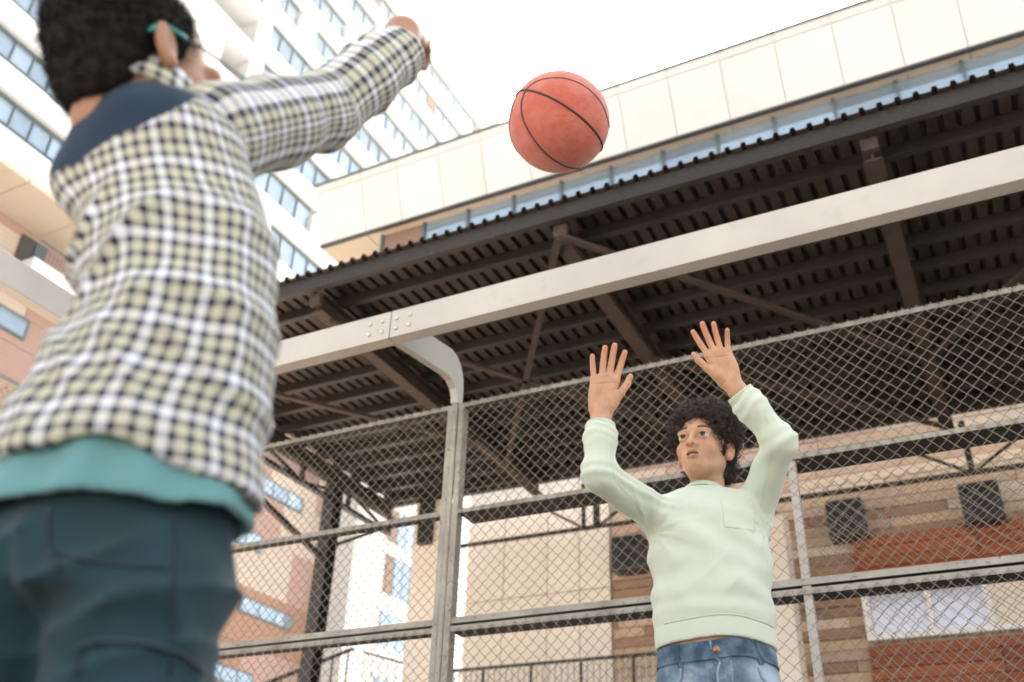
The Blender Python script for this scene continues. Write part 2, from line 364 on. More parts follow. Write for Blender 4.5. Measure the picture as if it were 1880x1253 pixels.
MB().box((-13.34, yb-0.04, zb-0.06), (11.9, yb+0.06, zb-0.002)).build('drip_edge', DARK, hall)
for i in range(len(xs)-1):
    bp_('soffit_panel', CREAM, (xs[i]+0.01, yb+0.061, zb-0.05), (xs[i+1]-0.01, 26.8, zb-0.004), hall)

# beige pillar carrying the canopy
pl = thing('beige_pillar', (-8.1, 13, 0), 'square beige pillar carrying the back corner of the canopy', 'pillar')
MB().box((-8.40, 12.75, 0), (-7.83, 13.3, 6.42)).build('shaft', BEIGE, pl, bevel=0.02)
MB().box((-8.25, 12.62, 5.65), (-8.02, 12.745, 6.5)).build('bracket', DARK_STEEL, pl)

pl2 = thing('beige_pillar', (-2.85, 13.2, 0), 'wide beige pillar against the boards beside the catching player', 'pillar')
MB().box((-3.02, 13.1, 0), (-2.56, 13.5, 5.50)).build('shaft', BEIGE, pl2, bevel=0.02)
MB().box((-2.90, 13.05, 5.50), (-2.68, 13.45, 5.62)).build('bracket', DARK_STEEL, pl2)
lp = thing('globe_lamp', (-2.9, 12.6, 6.3), 'small white globe lamp hanging under the canopy beside the catching player', 'lamp')
vs_, fs_ = [], []
for i in range(9):
    for j in range(16):
        t_, p_ = math.pi*i/8, 2*math.pi*j/16; vs_.append((-2.955+.085*math.sin(t_)*math.cos(p_), 12.6+.085*math.sin(t_)*math.sin(p_), 6.42+.095*math.cos(t_)))
for i in range(8):
    for j in range(16): fs_.append((i*16+j, (i+1)*16+j, (i+1)*16+(j+1) % 16, i*16+(j+1) % 16))
MB().add(vs_, fs_).build('globe', mat('opal_glass', (0.8, 0.79, 0.76), 0.3), lp, True)
MB().tube([(-2.955, 12.6, 6.50), (-2.955, 12.6, 6.56)], .04, 10).build('cap', DARK_STEEL, lp)
# loudspeakers on the boards
SPK = mat('speaker_black', (0.035, 0.037, 0.042), 0.45, var=0.2, vscale=5)
SPK2 = mat('speaker_cone', (0.015, 0.015, 0.017), 0.7)
def speaker(x, z, label, tilt):
    t = thing('loudspeaker', (x, 13.9, z), label, 'loudspeaker', 'loudspeakers on the hall wall')
    b = MB().box((-.25, -.36, -.27), (.25, -.02, .27)).mesh('cabinet', SPK)
    c = piece('cabinet', b, (x, 13.9, z), t, rot=(tilt, 0, 0))
    bv = c.modifiers.new('b', 'BEVEL'); bv.width = 0.025; bv.segments = 2
    for (dx, dz, r) in ((0, -.08, .15), (-.11, .17, .07), (.11, .17, .07)):
        q = MB().tube([(0, -.385, 0), (0, -.36, 0)], [r, r*1.05], 20).mesh('cone_ring', SPK)
        rr = MB().tube([(0, -.388, 0), (0, -.386, 0)], [r*0.8, r*0.85], 20).mesh('cone', SPK2)
        piece('cone_ring', q, (x+dx, 13.9, z+dz), t, rot=(tilt, 0, 0)); piece('cone', rr, (x+dx, 13.9, z+dz), t, rot=(tilt, 0, 0))
    MB().box((x-.05, 13.85, z-.1), (x+.05, 13.99, z+.1)).build('bracket', DARK_STEEL, t)
speaker(-5.05, 5.40, 'black loudspeaker at the end of the boards beside the beige wall', 0)
speaker(-1.80, 5.49, 'black loudspeaker on the boards above the corner of the rust bay', 0)
speaker(-0.05, 5.47, 'black loudspeaker above the middle of the rust boarded bay', 0)

# ------------------------------------------------------------------ canopy
can = thing('steel_canopy', (-2, 10, 0), 'large dark steel canopy with corrugated roof sheets on rusty rafters', 'canopy')
ZR = 6.55; Y0, Y1 = 6.85, 12.72; X0, X1 = -8.95, 5.55; PIT = 0.148
def sheet(nr):
    b = MB(); pts = []
    for i in range(nr):
        x = i*PIT; pts += [(x, 0), (x+0.088, 0), (x+0.100, 0.045), (x+0.136, 0.045)]
    pts.append((nr*PIT, 0)); n = len(pts); ny = 2
    vs = [(x, yy, z) for yy in (Y0-0.06, Y1+0.1) for x, z in pts]
    b.add(vs, [(i, i+1, n+i+1, n+i) for i in range(n-1)])
    me = b.mesh('roof_sheet', ROOF); return me
sm_ = sheet(7); i = 0; x = X0
while x < X1-0.1:
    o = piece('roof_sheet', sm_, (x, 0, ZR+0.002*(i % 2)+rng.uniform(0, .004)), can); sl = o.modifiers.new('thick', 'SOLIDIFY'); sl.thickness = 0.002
    x += 7*PIT; i += 1
# purlins (channels) and eave beam
y = Y0; k = 0
while y < Y1:
    h = 0.17 if k == 0 else 0.12
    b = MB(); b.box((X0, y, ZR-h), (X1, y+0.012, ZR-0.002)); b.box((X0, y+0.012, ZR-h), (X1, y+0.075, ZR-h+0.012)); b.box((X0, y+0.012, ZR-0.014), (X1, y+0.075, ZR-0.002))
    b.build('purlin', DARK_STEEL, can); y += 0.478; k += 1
def ibeam(p, q, w=0.16, h=0.22, t=0.014):
    b = MB(); up = Vector((0, 0, 1)); p = Vector(p); q = Vector(q)
    b.beam(p, q, t, h-2*t); b.beam(p+up*(h/2-t/2), q+up*(h/2-t/2), w, t); b.beam(p-up*(h/2-t/2), q-up*(h/2-t/2), w, t); return b
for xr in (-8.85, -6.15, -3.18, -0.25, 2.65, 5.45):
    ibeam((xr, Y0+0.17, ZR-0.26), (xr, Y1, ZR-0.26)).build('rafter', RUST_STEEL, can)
    MB().box((xr-0.07, Y0+0.10, ZR-0.30), (xr+0.07, Y0+0.165, ZR-0.17)).build('cleat', RUST_STEEL, can)
ang = lambda p, q, w=0.07: MB().beam(p, q, w, 0.008).beam(Vector(p)+Vector((0, 0, .03)), Vector(q)+Vector((0, 0, .03)), 0.008, 0.06)
ZB = 6.12
for p, q in (((-3.15, 6.85), (-6.1, 11.5)), ((-3.1, 6.85), (-0.3, 10.6)), ((-6.1, 10.6), (-8.8, 6.9)), ((-0.2, 10.6), (2.6, 6.9)), ((-3.2, 11.5), (-6.1, 7.2)), ((-0.3, 12.5), (-3.1, 9.4))):
    ang((*p, ZB), (*q, ZB)).build('wind_brace', RUST_STEEL, can)
# back truss and side truss
def truss(p, q, zt, zbt, n, parent):
    p, q = Vector((*p, 0)), Vector((*q, 0)); L = q-p
    for zz in (zt, zbt): MB().beam(p+Vector((0, 0, zz)), q+Vector((0, 0, zz)), 0.09, 0.06).build('chord', DARK_STEEL, parent)
    for i in range(n+1):
        a = p+L*(i/n); MB().beam(a+Vector((0, 0, zbt+.03)), a+Vector((0, 0, zt-.03)), 0.06, 0.06, (0, 1, 0)).build('truss_post', DARK_STEEL, parent)
        if i < n:
            b_ = p+L*((i+1)/n); z0, z1 = (zt, zbt) if i % 2 == 0 else (zbt, zt)
            MB().beam(a+Vector((0, 0.05, z0)), b_+Vector((0, 0.05, z1)), 0.04, 0.04).build('truss_web', DARK_STEEL, parent)
MB().beam((-7.8, 12.8, 5.57), (5.6, 12.8, 5.57), 0.05, 0.05).build('chord', DARK_STEEL, can)
for xp, wd in ((-5.43, .05), (-5.22, .08), (-0.07, .08), (5.2, .08)): MB().beam((xp, 12.8, 5.58), (xp, 12.8, 6.28), wd, wd, (0, 1, 0)).build('truss_post', DARK_STEEL, can)
for xp, xq in ((-6.35, -5.46), (-4.3, -5.19), (-1.0, -0.11), (0.85, -0.03)): MB().beam((xp, 12.84, 6.16), (xq, 12.84, 5.60), 0.035, 0.035).build('truss_web', DARK_STEEL, can)
MB().box((-8.9, 12.70, 6.40), (5.6, 12.80, 6.549)).build('eave_girder', DARK_STEEL, can)
MB().box((-8.95, 12.84, 6.44), (5.6, 12.855, 6.64)).build('flashing', DARK_STEEL, can)
truss((-8.9, 6.9), (-8.9, 12.75), 6.22, 5.95, 5, can)
MB().beam((-8.9, 6.95, 6.05), (-8.9, 11.2, 5.0), 0.07, 0.07).build('knee_brace', DARK_STEEL, can)
MB().beam((-8.9, 12.7, 6.05), (-8.9, 11.2, 5.2), 0.05, 0.05).build('knee_brace', DARK_STEEL, can)
for (xc, yc) in ((-8.9, 11.2),):
    ibeam((xc, yc, 0), (xc, yc, 0.01)).v
    b = MB(); b.box((xc-0.1, yc-0.11, 0), (xc+0.1, yc-0.098, 6.2)); b.box((xc-0.1, yc+0.098, 0), (xc+0.1, yc+0.11, 6.2)); b.box((xc-0.007, yc-0.098, 0), (xc+0.007, yc+0.098, 6.2))
    b.build('column', DARK_STEEL, can)
for (xc, yc) in ((-0.22, 12.8), (5.45, 12.8)):
    MB().box((xc-0.06, yc-0.06, 6.2), (xc+0.06, yc+0.06, 6.4)).build('stub_post', RUST_STEEL, can)
MB().box((5.3, 12.6, 0), (5.55, 12.85, 6.2)).build('column', DARK_STEEL, can)

# far railing beneath the canopy
fr = thing('picket_railing', (-6, 13, 0), 'thin metal picket railing in front of the beige panelled wall', 'railing')
MB().box((-8.0, 13.0, 3.70), (-3.5, 13.04, 3.74)).build('top_rail', DARK_STEEL, fr)
MB().box((-8.0, 13.0, 2.76), (-3.5, 13.04, 2.80)).build('bottom_rail', DARK_STEEL, fr)
MB().box((-8.4, 12.6, 0), (-3.4, 13.9, 2.7)).build('terrace', BEIGE, fr)
for i in range(46): bp_('picket', GREY_PAINT if i % 8 else DARK_STEEL, (-7.95+i*0.098, 13.005, 2.80), (-7.935+i*0.098+(0.02 if i % 8 == 0 else 0), 13.035, 3.70), fr)
sr = thing('stair_railing', (-9.5, 12, 0), 'sloping dark stair railing below the clad apartment block', 'railing')
MB().beam((-9.5, 10.9, 3.2), (-9.5, 12.95, 4.18), 0.05, 0.05).build('handrail', DARK_STEEL, sr)
MB().prism([(10.5, 0), (13.3, 0), (13.3, 3.4), (12.95, 3.4), (10.9, 2.35), (10.5, 2.35)], 0, -10.9, -9.4).build('stair_flank', CLAD[2], sr)
for i in range(6): MB().beam((-9.5, 10.95+i*.38, 2.3+i*.19), (-9.5, 10.95+i*.38, 3.2+i*.182), 0.02, 0.02, (0, 1, 0)).build('baluster', DARK_STEEL, sr)
lr = thing('landing_railing', (-9, 13.2, 0), 'thin level railing in front of the white tower foot', 'railing')
MB().beam((-9.45, 13.2, 4.18), (-8.35, 13.2, 3.85), 0.03, 0.03).build('handrail', DARK_STEEL, lr)
for i in range(8): MB().beam((-9.42+i*.15, 13.2, 3.1), (-9.42+i*.15, 13.2, 4.16-i*.044), 0.012, 0.012, (0, 1, 0)).build('baluster', GREY_PAINT, lr)
MB().box((-9.45, 13.1, 0), (-8.42, 13.5, 3.1)).build('landing', BEIGE, lr)

# ------------------------------------------------------------------ court fence
FY = 4.8; ZT = 3.30
def chain(name, x0, x1, z0, z1, y, parent, seed=0, phase=0.0, loose=0.006, clip=None):
    """woven chain link: every wire a flattened zigzag spiral, legs alternately in front and behind"""
    r = np.random.RandomState(seed); D = 0.0707; hw = D/2; hz = D/2; n = int((x1-x0)/hw); nj = int((z1-z0)/hz)
    V = []; Fc = []; K = 4; rad = 0.0021; a = 0.0042; off = 0
    ph = r.uniform(0, 6.28, 6)
    def warp(P):
        x, yy, z = P[:, 0], P[:, 1], P[:, 2]
        dx = loose*(np.sin(x*3.1+z*2.3+ph[0])+0.6*np.sin(x*7.7-z*5.1+ph[1])); dz = loose*(np.sin(x*2.7-z*3.7+ph[2])+0.5*np.sin(x*9.1+z*4.2+ph[3])); dy = loose*1.8*np.sin(x*2.2+z*2.9+ph[4])
        e = np.minimum(1, np.minimum(z-z0, z1-z)/0.12).clip(0, 1)
        return np.stack([x+dx*e, yy+dy*e, z+dz*e], 1)
    for i in range(n):
        xa = x0+i*hw+phase*hw; P = []
        for j in range(nj+1):
            side = (i+j) % 2; z = z1-j*hz
            P.append((xa+hw*side, 0, z-0.003 if side else z+0.003)) 
            if j < nj: P.append((xa+hw*0.5, a if side else -a, z-hz*0.5))
        P = np.array(P); P[:, 0] += np.where(np.arange(len(P)) % 2 == 0, (P[:, 0]-(xa+hw/2))*0.06, 0)
        P[:, 1] += y; P = warp(P)
        if clip is not None:
            P = P[clip(P)]
            if len(P) < 4: continue
        T = np.gradient(P, axis=0); T /= np.linalg.norm(T, axis=1)[:, None]
        A = np.cross(T, [0, 1, 0]); A /= np.linalg.norm(A, axis=1)[:, None]; B = np.cross(T, A)
        ringv = np.concatenate([(P+rad*(A*math.cos(t)+B*math.sin(t)))[:, None] for t in np.arange(K)*2*math.pi/K+0.785], 1).reshape(-1, 3)
        m_ = len(P); ii = np.arange(m_-1)[:, None]*K+np.arange(K)[None]; jj = np.arange(m_-1)[:, None]*K+(np.arange(K)[None]+1) % K
        Fc.append(np.stack([ii, jj, jj+K, ii+K], -1).reshape(-1, 4)+off); V.append(ringv); off += len(ringv)
    V = np.concatenate(V); Fc = np.concatenate(Fc)
    me = bpy.data.meshes.new(name); me.vertices.add(len(V)); me.vertices.foreach_set('co', V.ravel())
    me.loops.add(Fc.size); me.loops.foreach_set('vertex_index', Fc.ravel().astype(np.int32)); me.polygons.add(len(Fc))
    me.polygons.foreach_set('loop_start', np.arange(len(Fc), dtype=np.int32)*4); me.polygons.foreach_set('use_smooth', np.ones(len(Fc), bool))
    me.update(); me.validate(); me.materials.append(WIRE)
    o = put(bpy.data.objects.new(name, me), parent); o['kind'] = 'stuff'; return o
def rail_x(b, x0, x1, z, front=0.036, depth=0.10, y=FY, t=0.006):
    """angle iron: front flange facing the court, ledge running back"""
    led = MB().box((x0, y+t+.001, z-front/2), (x1, y+depth, z-front/2+t)); led.build('rail_ledge', DARK_STEEL, fen)  # ledge coloured darker than its flange, so the rail's underside looks shaded
    return b.box((x0, y, z-front/2), (x1, y+t, z+front/2))
fen = thing('chain_link_fence', (-2.9, FY, 0), 'tall rusty steel chain link fence across the end of the court', 'fence')
# posts of the fence: a tube between two angle irons
def post(x, ztop, parent):
    b = MB(); b.tube([(x, FY-0.005, 0), (x, FY-0.005, ztop+0.05)], 0.018, 10)
    b.build('post_tube', FENCE_STEEL, parent, smooth=False)
    for s in (-1, 1):
        b = MB(); xa = x+s*0.023
        b.box((xa, FY-0.004, 0), (xa+s*0.036, FY+0.003, ztop)); b.box((xa+s*0.030, FY+0.003, 0), (xa+s*0.036, FY+0.06, ztop))
        b.build('panel_stile', FENCE_STEEL, parent)
posts = [-5.4, -2.92, 0.72]
for xx in posts: post(xx, ZT, fen)
spans = [(-5.34, -2.98), (-2.86, 0.66)]
for i, (a, b) in enumerate(spans):
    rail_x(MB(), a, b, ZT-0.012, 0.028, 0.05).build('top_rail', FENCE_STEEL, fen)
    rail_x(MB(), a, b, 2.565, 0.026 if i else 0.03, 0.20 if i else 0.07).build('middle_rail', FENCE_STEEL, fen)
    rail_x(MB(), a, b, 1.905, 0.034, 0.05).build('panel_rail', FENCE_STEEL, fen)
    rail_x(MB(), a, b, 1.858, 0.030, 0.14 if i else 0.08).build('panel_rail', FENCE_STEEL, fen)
    chain('wire_mesh', a-0.01, b+0.01, 1.90, ZT+0.005, FY-0.012, fen, seed=i)
    chain('wire_mesh', a-0.01, b+0.01, 0.06, 1.86, FY-0.012, fen, seed=i+5)
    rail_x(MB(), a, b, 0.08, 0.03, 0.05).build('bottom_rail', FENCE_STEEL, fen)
    # tie wires over the top rail
    for k in range(int((b-a)/0.0707)):
        xk = a+0.03+k*0.0707
        bp_('tie_knot', DARK_STEEL, (xk-0.004, FY-0.008, ZT-0.004), (xk+0.004, FY+0.03, ZT+0.006), fen)
b = MB(); b.box((-0.885, FY+0.012, 0), (-0.845, FY+0.016, 2.55)); b.box((-0.851, FY+0.016, 0), (-0.845, FY+0.05, 2.55)); b.build('stiffener', GREY_PAINT, fen)
chain('patch_mesh', -0.83, 0.64, 1.93, 2.42, FY+0.05, fen, seed=21, phase=0.45, loose=0.014)
chain('patch_mesh', -0.62, 0.64, 0.3, 1.83, FY+0.05, fen, seed=22, phase=0.3, loose=0.02)
sfen = thing('side_fence', (-5.4, 0, 0), 'side run of chain link fence at the left edge of the court', 'fence')
FS = MB(); 
for yy in (-1.0, 1.9): 
    MB().tube([(-5.4, yy, 0), (-5.4, yy, ZT+.04)], 0.024, 8).build('post_tube', FENCE_STEEL, sfen)
for zz in (0.08, 1.88, 2.565, ZT-0.012): MB().box((-5.41, -4, zz-0.016), (-5.35, 4.72, zz+0.016)).build('rail', FENCE_STEEL, sfen)
ch = chain('wire_mesh', -4.7, 4.0, 0.06, ZT, 0, sfen, seed=9)
ch.rotation_euler = (0, 0, -math.pi/2); ch.location = (-5.42, 0, 0)

# ------------------------------------------------------------------ ring beam above the court with curved brackets
ring = thing('ring_beam', (-2.9, 4.0, 0), 'pale grey steel box beam running above the court fence', 'beam')
BZ0, BZ1, BY = 3.355, 3.54, 3.99
BOLT = mat('bolt', (0.62, 0.61, 0.58), 0.35, 0.5)
for (xa, xb) in ((-4.55, -2.924), (-2.918, 0.72), (0.726, 6)):
    MB().box((xa, BY, BZ0), (xb, BY+0.09, BZ1)).build('beam_section', GREY_PAINT, ring, bevel=0.004)
bolt = MB().tube([(0, 0, 0), (0, -0.006, 0), (0, -0.011, 0)], [0.0135, 0.0125, 0.006], 10).mesh('bolt', BOLT, True)
for xs_ in (-2.921, 0.723):
    for dx in (-0.145, -0.055, 0.045, 0.135):
        for zz in (BZ0+0.055, BZ1-0.06): piece('bolt', bolt, (xs_+dx, BY-0.001, zz), ring)
MB().box((-4.64, -5, BZ0), (-4.555, 4.08, BZ1)).build('beam_section', GREY_PAINT, ring, bevel=0.004)
def bracket(x):
    # outline in (y, z): from post top, sweeping up and in to the beam
    outer = [(4.835, 3.30), (4.835, 3.42), (4.825, 3.50), (4.79, 3.575), (4.73, 3.62), (4.66, 3.635), (4.075, 3.545)]
    inner = [(4.075, 3.36), (4.60, 3.43), (4.68, 3.425), (4.74, 3.39), (4.765, 3.34), (4.768, 3.30)]
    MB().prism(outer+inner, 0, x-0.025, x+0.025).build('bracket', GREY_PAINT, ring)
bracket(-2.92); bracket(0.72)
# ------------------------------------------------------------------ sculpting kit: signed distance fields turned into meshes
f32 = np.float32
def V3(*a): return np.array(a, f32)
def cap(P, a, b, ra, rb):
    a = np.asarray(a, f32); b = np.asarray(b, f32); d = b-a; L = float(d@d)+1e-12
    t = np.clip(((P-a)@d)/L, 0, 1).astype(f32)
    return np.sqrt(((P-a-t[:, None]*d)**2).sum(1))-(ra+(rb-ra)*t)
def chain_caps(P, pts, rs, k=0.0):
    d = cap(P, pts[0], pts[1], rs[0], rs[1])
    for i in range(1, len(pts)-1):
        e = cap(P, pts[i], pts[i+1], rs[i], rs[i+1]); d = smin(d, e, k) if k else np.minimum(d, e)
    return d
def ell(P, c, r, M=None):
    q = P-np.asarray(c, f32)
    if M is not None: q = q@np.asarray(M, f32)
    r = np.asarray(r, f32); k0 = np.sqrt(((q/r)**2).sum(1)); k1 = np.sqrt(((q/(r*r))**2).sum(1))+1e-9
    return k0*(k0-1)/k1
def sph(P, c, r): return np.sqrt(((P-np.asarray(c, f32))**2).sum(1))-r
def smin(a, b, k):
    h = np.clip(0.5+0.5*(b-a)/k, 0, 1); return b+(a-b)*h-k*h*(1-h)
def smax(a, b, k): return -smin(-a, -b, k)
def wob(P, s, seed=0):
    """cheap smooth noise in -1..1"""
    x, y, z = (P[:, i]*s for i in range(3)); o = seed*1.7
    return (np.sin(x*1.0+1.3*np.sin(y*0.9+o)+o)*np.sin(y*1.1+1.1*np.sin(z*0.8+o*2))+np.sin(z*1.2+1.2*np.sin(x*0.7+o*3)))*0.5
def loft(P, secs):
    """elliptical sections (height, centre a, centre b, radius a, radius b) blended along height; returns an approximate distance"""
    S = np.array(secs, f32); z = np.clip(P[:, 2], S[0, 0], S[-1, 0])
    g = [np.interp(z, S[:, 0], S[:, i]).astype(f32) for i in range(1, 5)]
    qx, qy = P[:, 0]-g[0], P[:, 1]-g[1]
    k0 = np.sqrt((qx/g[2])**2+(qy/g[3])**2); k1 = np.sqrt((qx/g[2]**2)**2+(qy/g[3]**2)**2)+1e-9
    d = k0*(k0-1)/k1
    return smax(d, np.maximum(P[:, 2]-S[-1, 0], S[0, 0]-P[:, 2]), 0.004)
def smooth_secs(secs, n=24):
    """resample a section table with smooth (Catmull-Rom) interpolation"""
    S = np.array(secs, float); out = []
    t = np.linspace(0, len(S)-1, n)
    for u in t:
        i = min(int(u), len(S)-2); f = u-i
        p0, p1, p2, p3 = S[max(i-1, 0)], S[i], S[i+1], S[min(i+2, len(S)-1)]
        out.append(0.5*((2*p1)+(-p0+p2)*f+(2*p0-5*p1+4*p2-p3)*f*f+(-p0+3*p1-3*p2+p3)*f**3))
    return out
def nets(fn, lo, hi, h, relax=1):
    """naive surface nets: quads around the zero level of fn inside the box lo..hi"""
    lo = np.asarray(lo, float); hi = np.asarray(hi, float); n = np.ceil((hi-lo)/h).astype(int)+1
    ax = [(lo[i]+h*np.arange(n[i])).astype(f32) for i in range(3)]
    D = np.empty(tuple(n), f32)
    Yg, Zg = np.meshgrid(ax[1], ax[2], indexing='ij'); yz = np.stack([Yg.ravel(), Zg.ravel()], 1)
    st = max(1, int(400000/len(yz)))
    for i in range(0, n[0], st):
        xs = ax[0][i:i+st]; P = np.empty((len(xs)*len(yz), 3), f32)
        P[:, 0] = np.repeat(xs, len(yz)); P[:, 1:] = np.tile(yz, (len(xs), 1))
        D[i:i+st] = fn(P).reshape(len(xs), n[1], n[2])
    D[0] = np.maximum(D[0], h); D[-1] = np.maximum(D[-1], h); D[:, 0] = np.maximum(D[:, 0], h); D[:, -1] = np.maximum(D[:, -1], h); D[:, :, 0] = np.maximum(D[:, :, 0], h); D[:, :, -1] = np.maximum(D[:, :, -1], h)
    neg = D < 0
    c8 = [(i, j, k) for i in (0, 1) for j in (0, 1) for k in (0, 1)]
    def sh(A, o): return A[o[0]:A.shape[0]-1+o[0], o[1]:A.shape[1]-1+o[1], o[2]:A.shape[2]-1+o[2]]
    cnt = sum(sh(neg, o).astype(np.int8) for o in c8); act = (cnt > 0) & (cnt < 8)
    idx = np.argwhere(act); num = np.full(act.shape, -1, np.int64); num[act] = np.arange(len(idx))
    acc = np.zeros((len(idx), 3)); w = np.zeros(len(idx))
    val = {o: D[idx[:, 0]+o[0], idx[:, 1]+o[1], idx[:, 2]+o[2]].astype(float) for o in c8}
    for o in c8:
        for a in range(3):
            if o[a]: continue
            p = list(o); p[a] = 1; p = tuple(p); d0, d1 = val[o], val[p]; m = (d0 < 0) != (d1 < 0)
            t = np.where(m, d0/np.where(np.abs(d0-d1) < 1e-12, 1e-12, d0-d1), 0)
            pos = np.tile(np.array(o, float), (len(idx), 1)); pos[:, a] += t
            acc[m] += pos[m]; w[m] += 1
    Vt = lo+h*(idx+acc/w[:, None]); F = []
    for a in range(3):
        b, c = (a+1) % 3, (a+2) % 3
        s0 = [slice(None)]*3; s1 = [slice(None)]*3; s0[a] = slice(0, -1); s1[a] = slice(1, None)
        e = np.argwhere(neg[tuple(s0)] != neg[tuple(s1)]); e = e[(e[:, b] > 0) & (e[:, c] > 0) & (e[:, b] < n[b]-1) & (e[:, c] < n[c]-1)]
        def N(db, dc):
            q = e.copy(); q[:, b] -= db; q[:, c] -= dc; return num[q[:, 0], q[:, 1], q[:, 2]]
        q = np.stack([N(1, 1), N(0, 1), N(0, 0), N(1, 0)], 1)
        flip = neg[e[:, 0], e[:, 1], e[:, 2]]; q[~flip] = q[~flip][:, ::-1]; F.append(q)
    F = np.concatenate(F)
    for _ in range(relax):
        A = np.zeros_like(Vt); ct = np.zeros(len(Vt))
        for i in range(4):
            u, v = F[:, i], F[:, (i+1) % 4]
            for k in range(3): A[:, k] += np.bincount(u, Vt[v, k], len(Vt))+np.bincount(v, Vt[u, k], len(Vt))
            ct += np.bincount(u, minlength=len(Vt))+np.bincount(v, minlength=len(Vt))
        Vt = Vt*0.5+0.5*A/np.maximum(ct, 1)[:, None]
    return Vt, F
FRAME = np.stack([SIDE, HEAD, np.array([0, 0, 1.0])], 1)      # columns: sideways, ahead, up -> world
def to_world(Vt): return np.asarray(Vt, float)@FRAME.T
def joint(px, py, d):
    """point on the line of sight through a place in the picture, d metres ahead; in (sideways, ahead, up)"""
    q = ray(px, py); t = d/(q@HEAD); P = CAM+q*t; return np.array([P@SIDE, P@HEAD, P[2]])
def sculpt(name, parts, m, parent, world=True, attrs=None, uv=None):
    """one mesh object from one or more (verts, quads)"""
    V, F, off = [], [], 0
    for v, f in parts: V.append(v); F.append(f+off); off += len(v)
    V = np.concatenate(V); F = np.concatenate(F); Wd = to_world(V) if world else V
    me = bpy.data.meshes.new(name); me.vertices.add(len(Wd)); me.vertices.foreach_set('co', Wd.astype(f32).ravel())
    me.loops.add(F.size); me.loops.foreach_set('vertex_index', F.ravel().astype(np.int32)); me.polygons.add(len(F))
    me.polygons.foreach_set('loop_start', np.arange(len(F), dtype=np.int32)*F.shape[1]); me.polygons.foreach_set('use_smooth', np.ones(len(F), bool))
    me.update()
    for k, a in (attrs or {}).items():
        at = me.attributes.new(k, 'FLOAT', 'POINT'); at.data.foreach_set('value', np.asarray(a, f32))
    if uv is not None:
        at = me.attributes.new('cloth', 'FLOAT_VECTOR', 'POINT'); at.data.foreach_set('vector', np.concatenate([uv, np.zeros((len(uv), 1))], 1).astype(f32).ravel())
    me.materials.append(m); me.validate()
    return put(bpy.data.objects.new(name, me), parent)
def rot_m(axis, ang):
    c, s = math.cos(ang), math.sin(ang)
    return np.array({'x': [[1, 0, 0], [0, c, -s], [0, s, c]], 'y': [[c, 0, s], [0, 1, 0], [-s, 0, c]], 'z': [[c, -s, 0], [s, c, 0], [0, 0, 1]]}[axis])

# ---------------------------------------------------------------- head: x to the viewer's right, face towards -y, z up, z = 0 at the eyes
def head_sdf(P, open_mouth=True, ears=True, neck=((0, .034, -.06), (0, .050, -.20), .047, .052)):
    A = P.copy(); A[:, 0] = np.abs(A[:, 0])                      # mirrored half
    d = ell(P, (0, .018, .032), (.0725, .092, .076))
    d = smin(d, ell(P, (0, -.022, -.035), (.0555, .064, .075)), .022)
    d = smin(d, cap(A, (.043, .012, -.048), (.014, -.058, -.091), .0205, .015), .022)
    d = smin(d, ell(P, (0, -.060, -.089), (.024, .021, .019)), .018)
    d = smin(d, sph(A, (.0345, -.055, -.032), .0235), .02)
    d = smin(d, cap(A, (.008, -.080, .017), (.040, -.070, .017), .0125, .011), .014)
    d = smax(d, -ell(A, (.0305, -.096, -.001), (.0185, .016, .0125)), .011)          # sockets
    n = cap(P, (0, -.083, .010), (0, -.1005, -.030), .0070, .0098)
    n = smin(n, sph(P, (0, -.1045, -.0325), .0103), .006)
    n = smin(n, ell(A, (.0118, -.0945, -.0350), (.0080, .0105, .0082)), .006)
    d = smin(d, n, .011)
    d = smax(d, -ell(A, (.0070, -.1030, -.0425), (.0046, .0058, .0075)), .0015)       # nostrils
    d = smin(d, ell(P, (0, -.071, -.062), (.029, .019, .022)), .024)                 # muzzle
    up = np.minimum(cap(A, (.0, -.0915, -.0565), (.010, -.090, -.0555), .0048, .0050), cap(A, (.010, -.090, -.0555), (.0240, -.0775, -.0606), .0052, .0030))
    lo = np.minimum(cap(A, (.0, -.0895, -.0735), (.011, -.0870, -.0720), .0064, .0058), cap(A, (.011, -.0870, -.0720), (.0235, -.0775, -.0616), .0060, .0030))
    lips = np.minimum(up, lo); d = smin(d, lips, .0045)
    if open_mouth: d = smax(d, -ell(P, (0, -.090, -.0645), (.0185, .020, .0050)), .002)
    # eyelids over the eyeballs
    lid = sph(A, (.0305, -.0765, -.0010), .0141); alm = ell(A, (.0305, -.094, -.0015), (.0138, .022, .0056))
    d = smin(d, smax(lid, -alm, .0012), .0070); d = np.maximum(d, -np.maximum(sph(A, (.0305, -.0765, -.001), .0130), alm))
    if ears:
        Me = rot_m('z', R(-22))@rot_m('x', R(-10))
        e = ell(A, (.0765, .020, -.010), (.0085, .0185, .0305), Me)
        e = smin(e, sph(A, (.0725, .012, -.034), .0085), .01)
        e = smax(e, -ell(A, (.0865, .014, -.008), (.0075, .0105, .0195), Me), .004)
        d = smin(d, e, .006)
    d = smin(d, cap(P, *neck), .028)           # neck
    return d
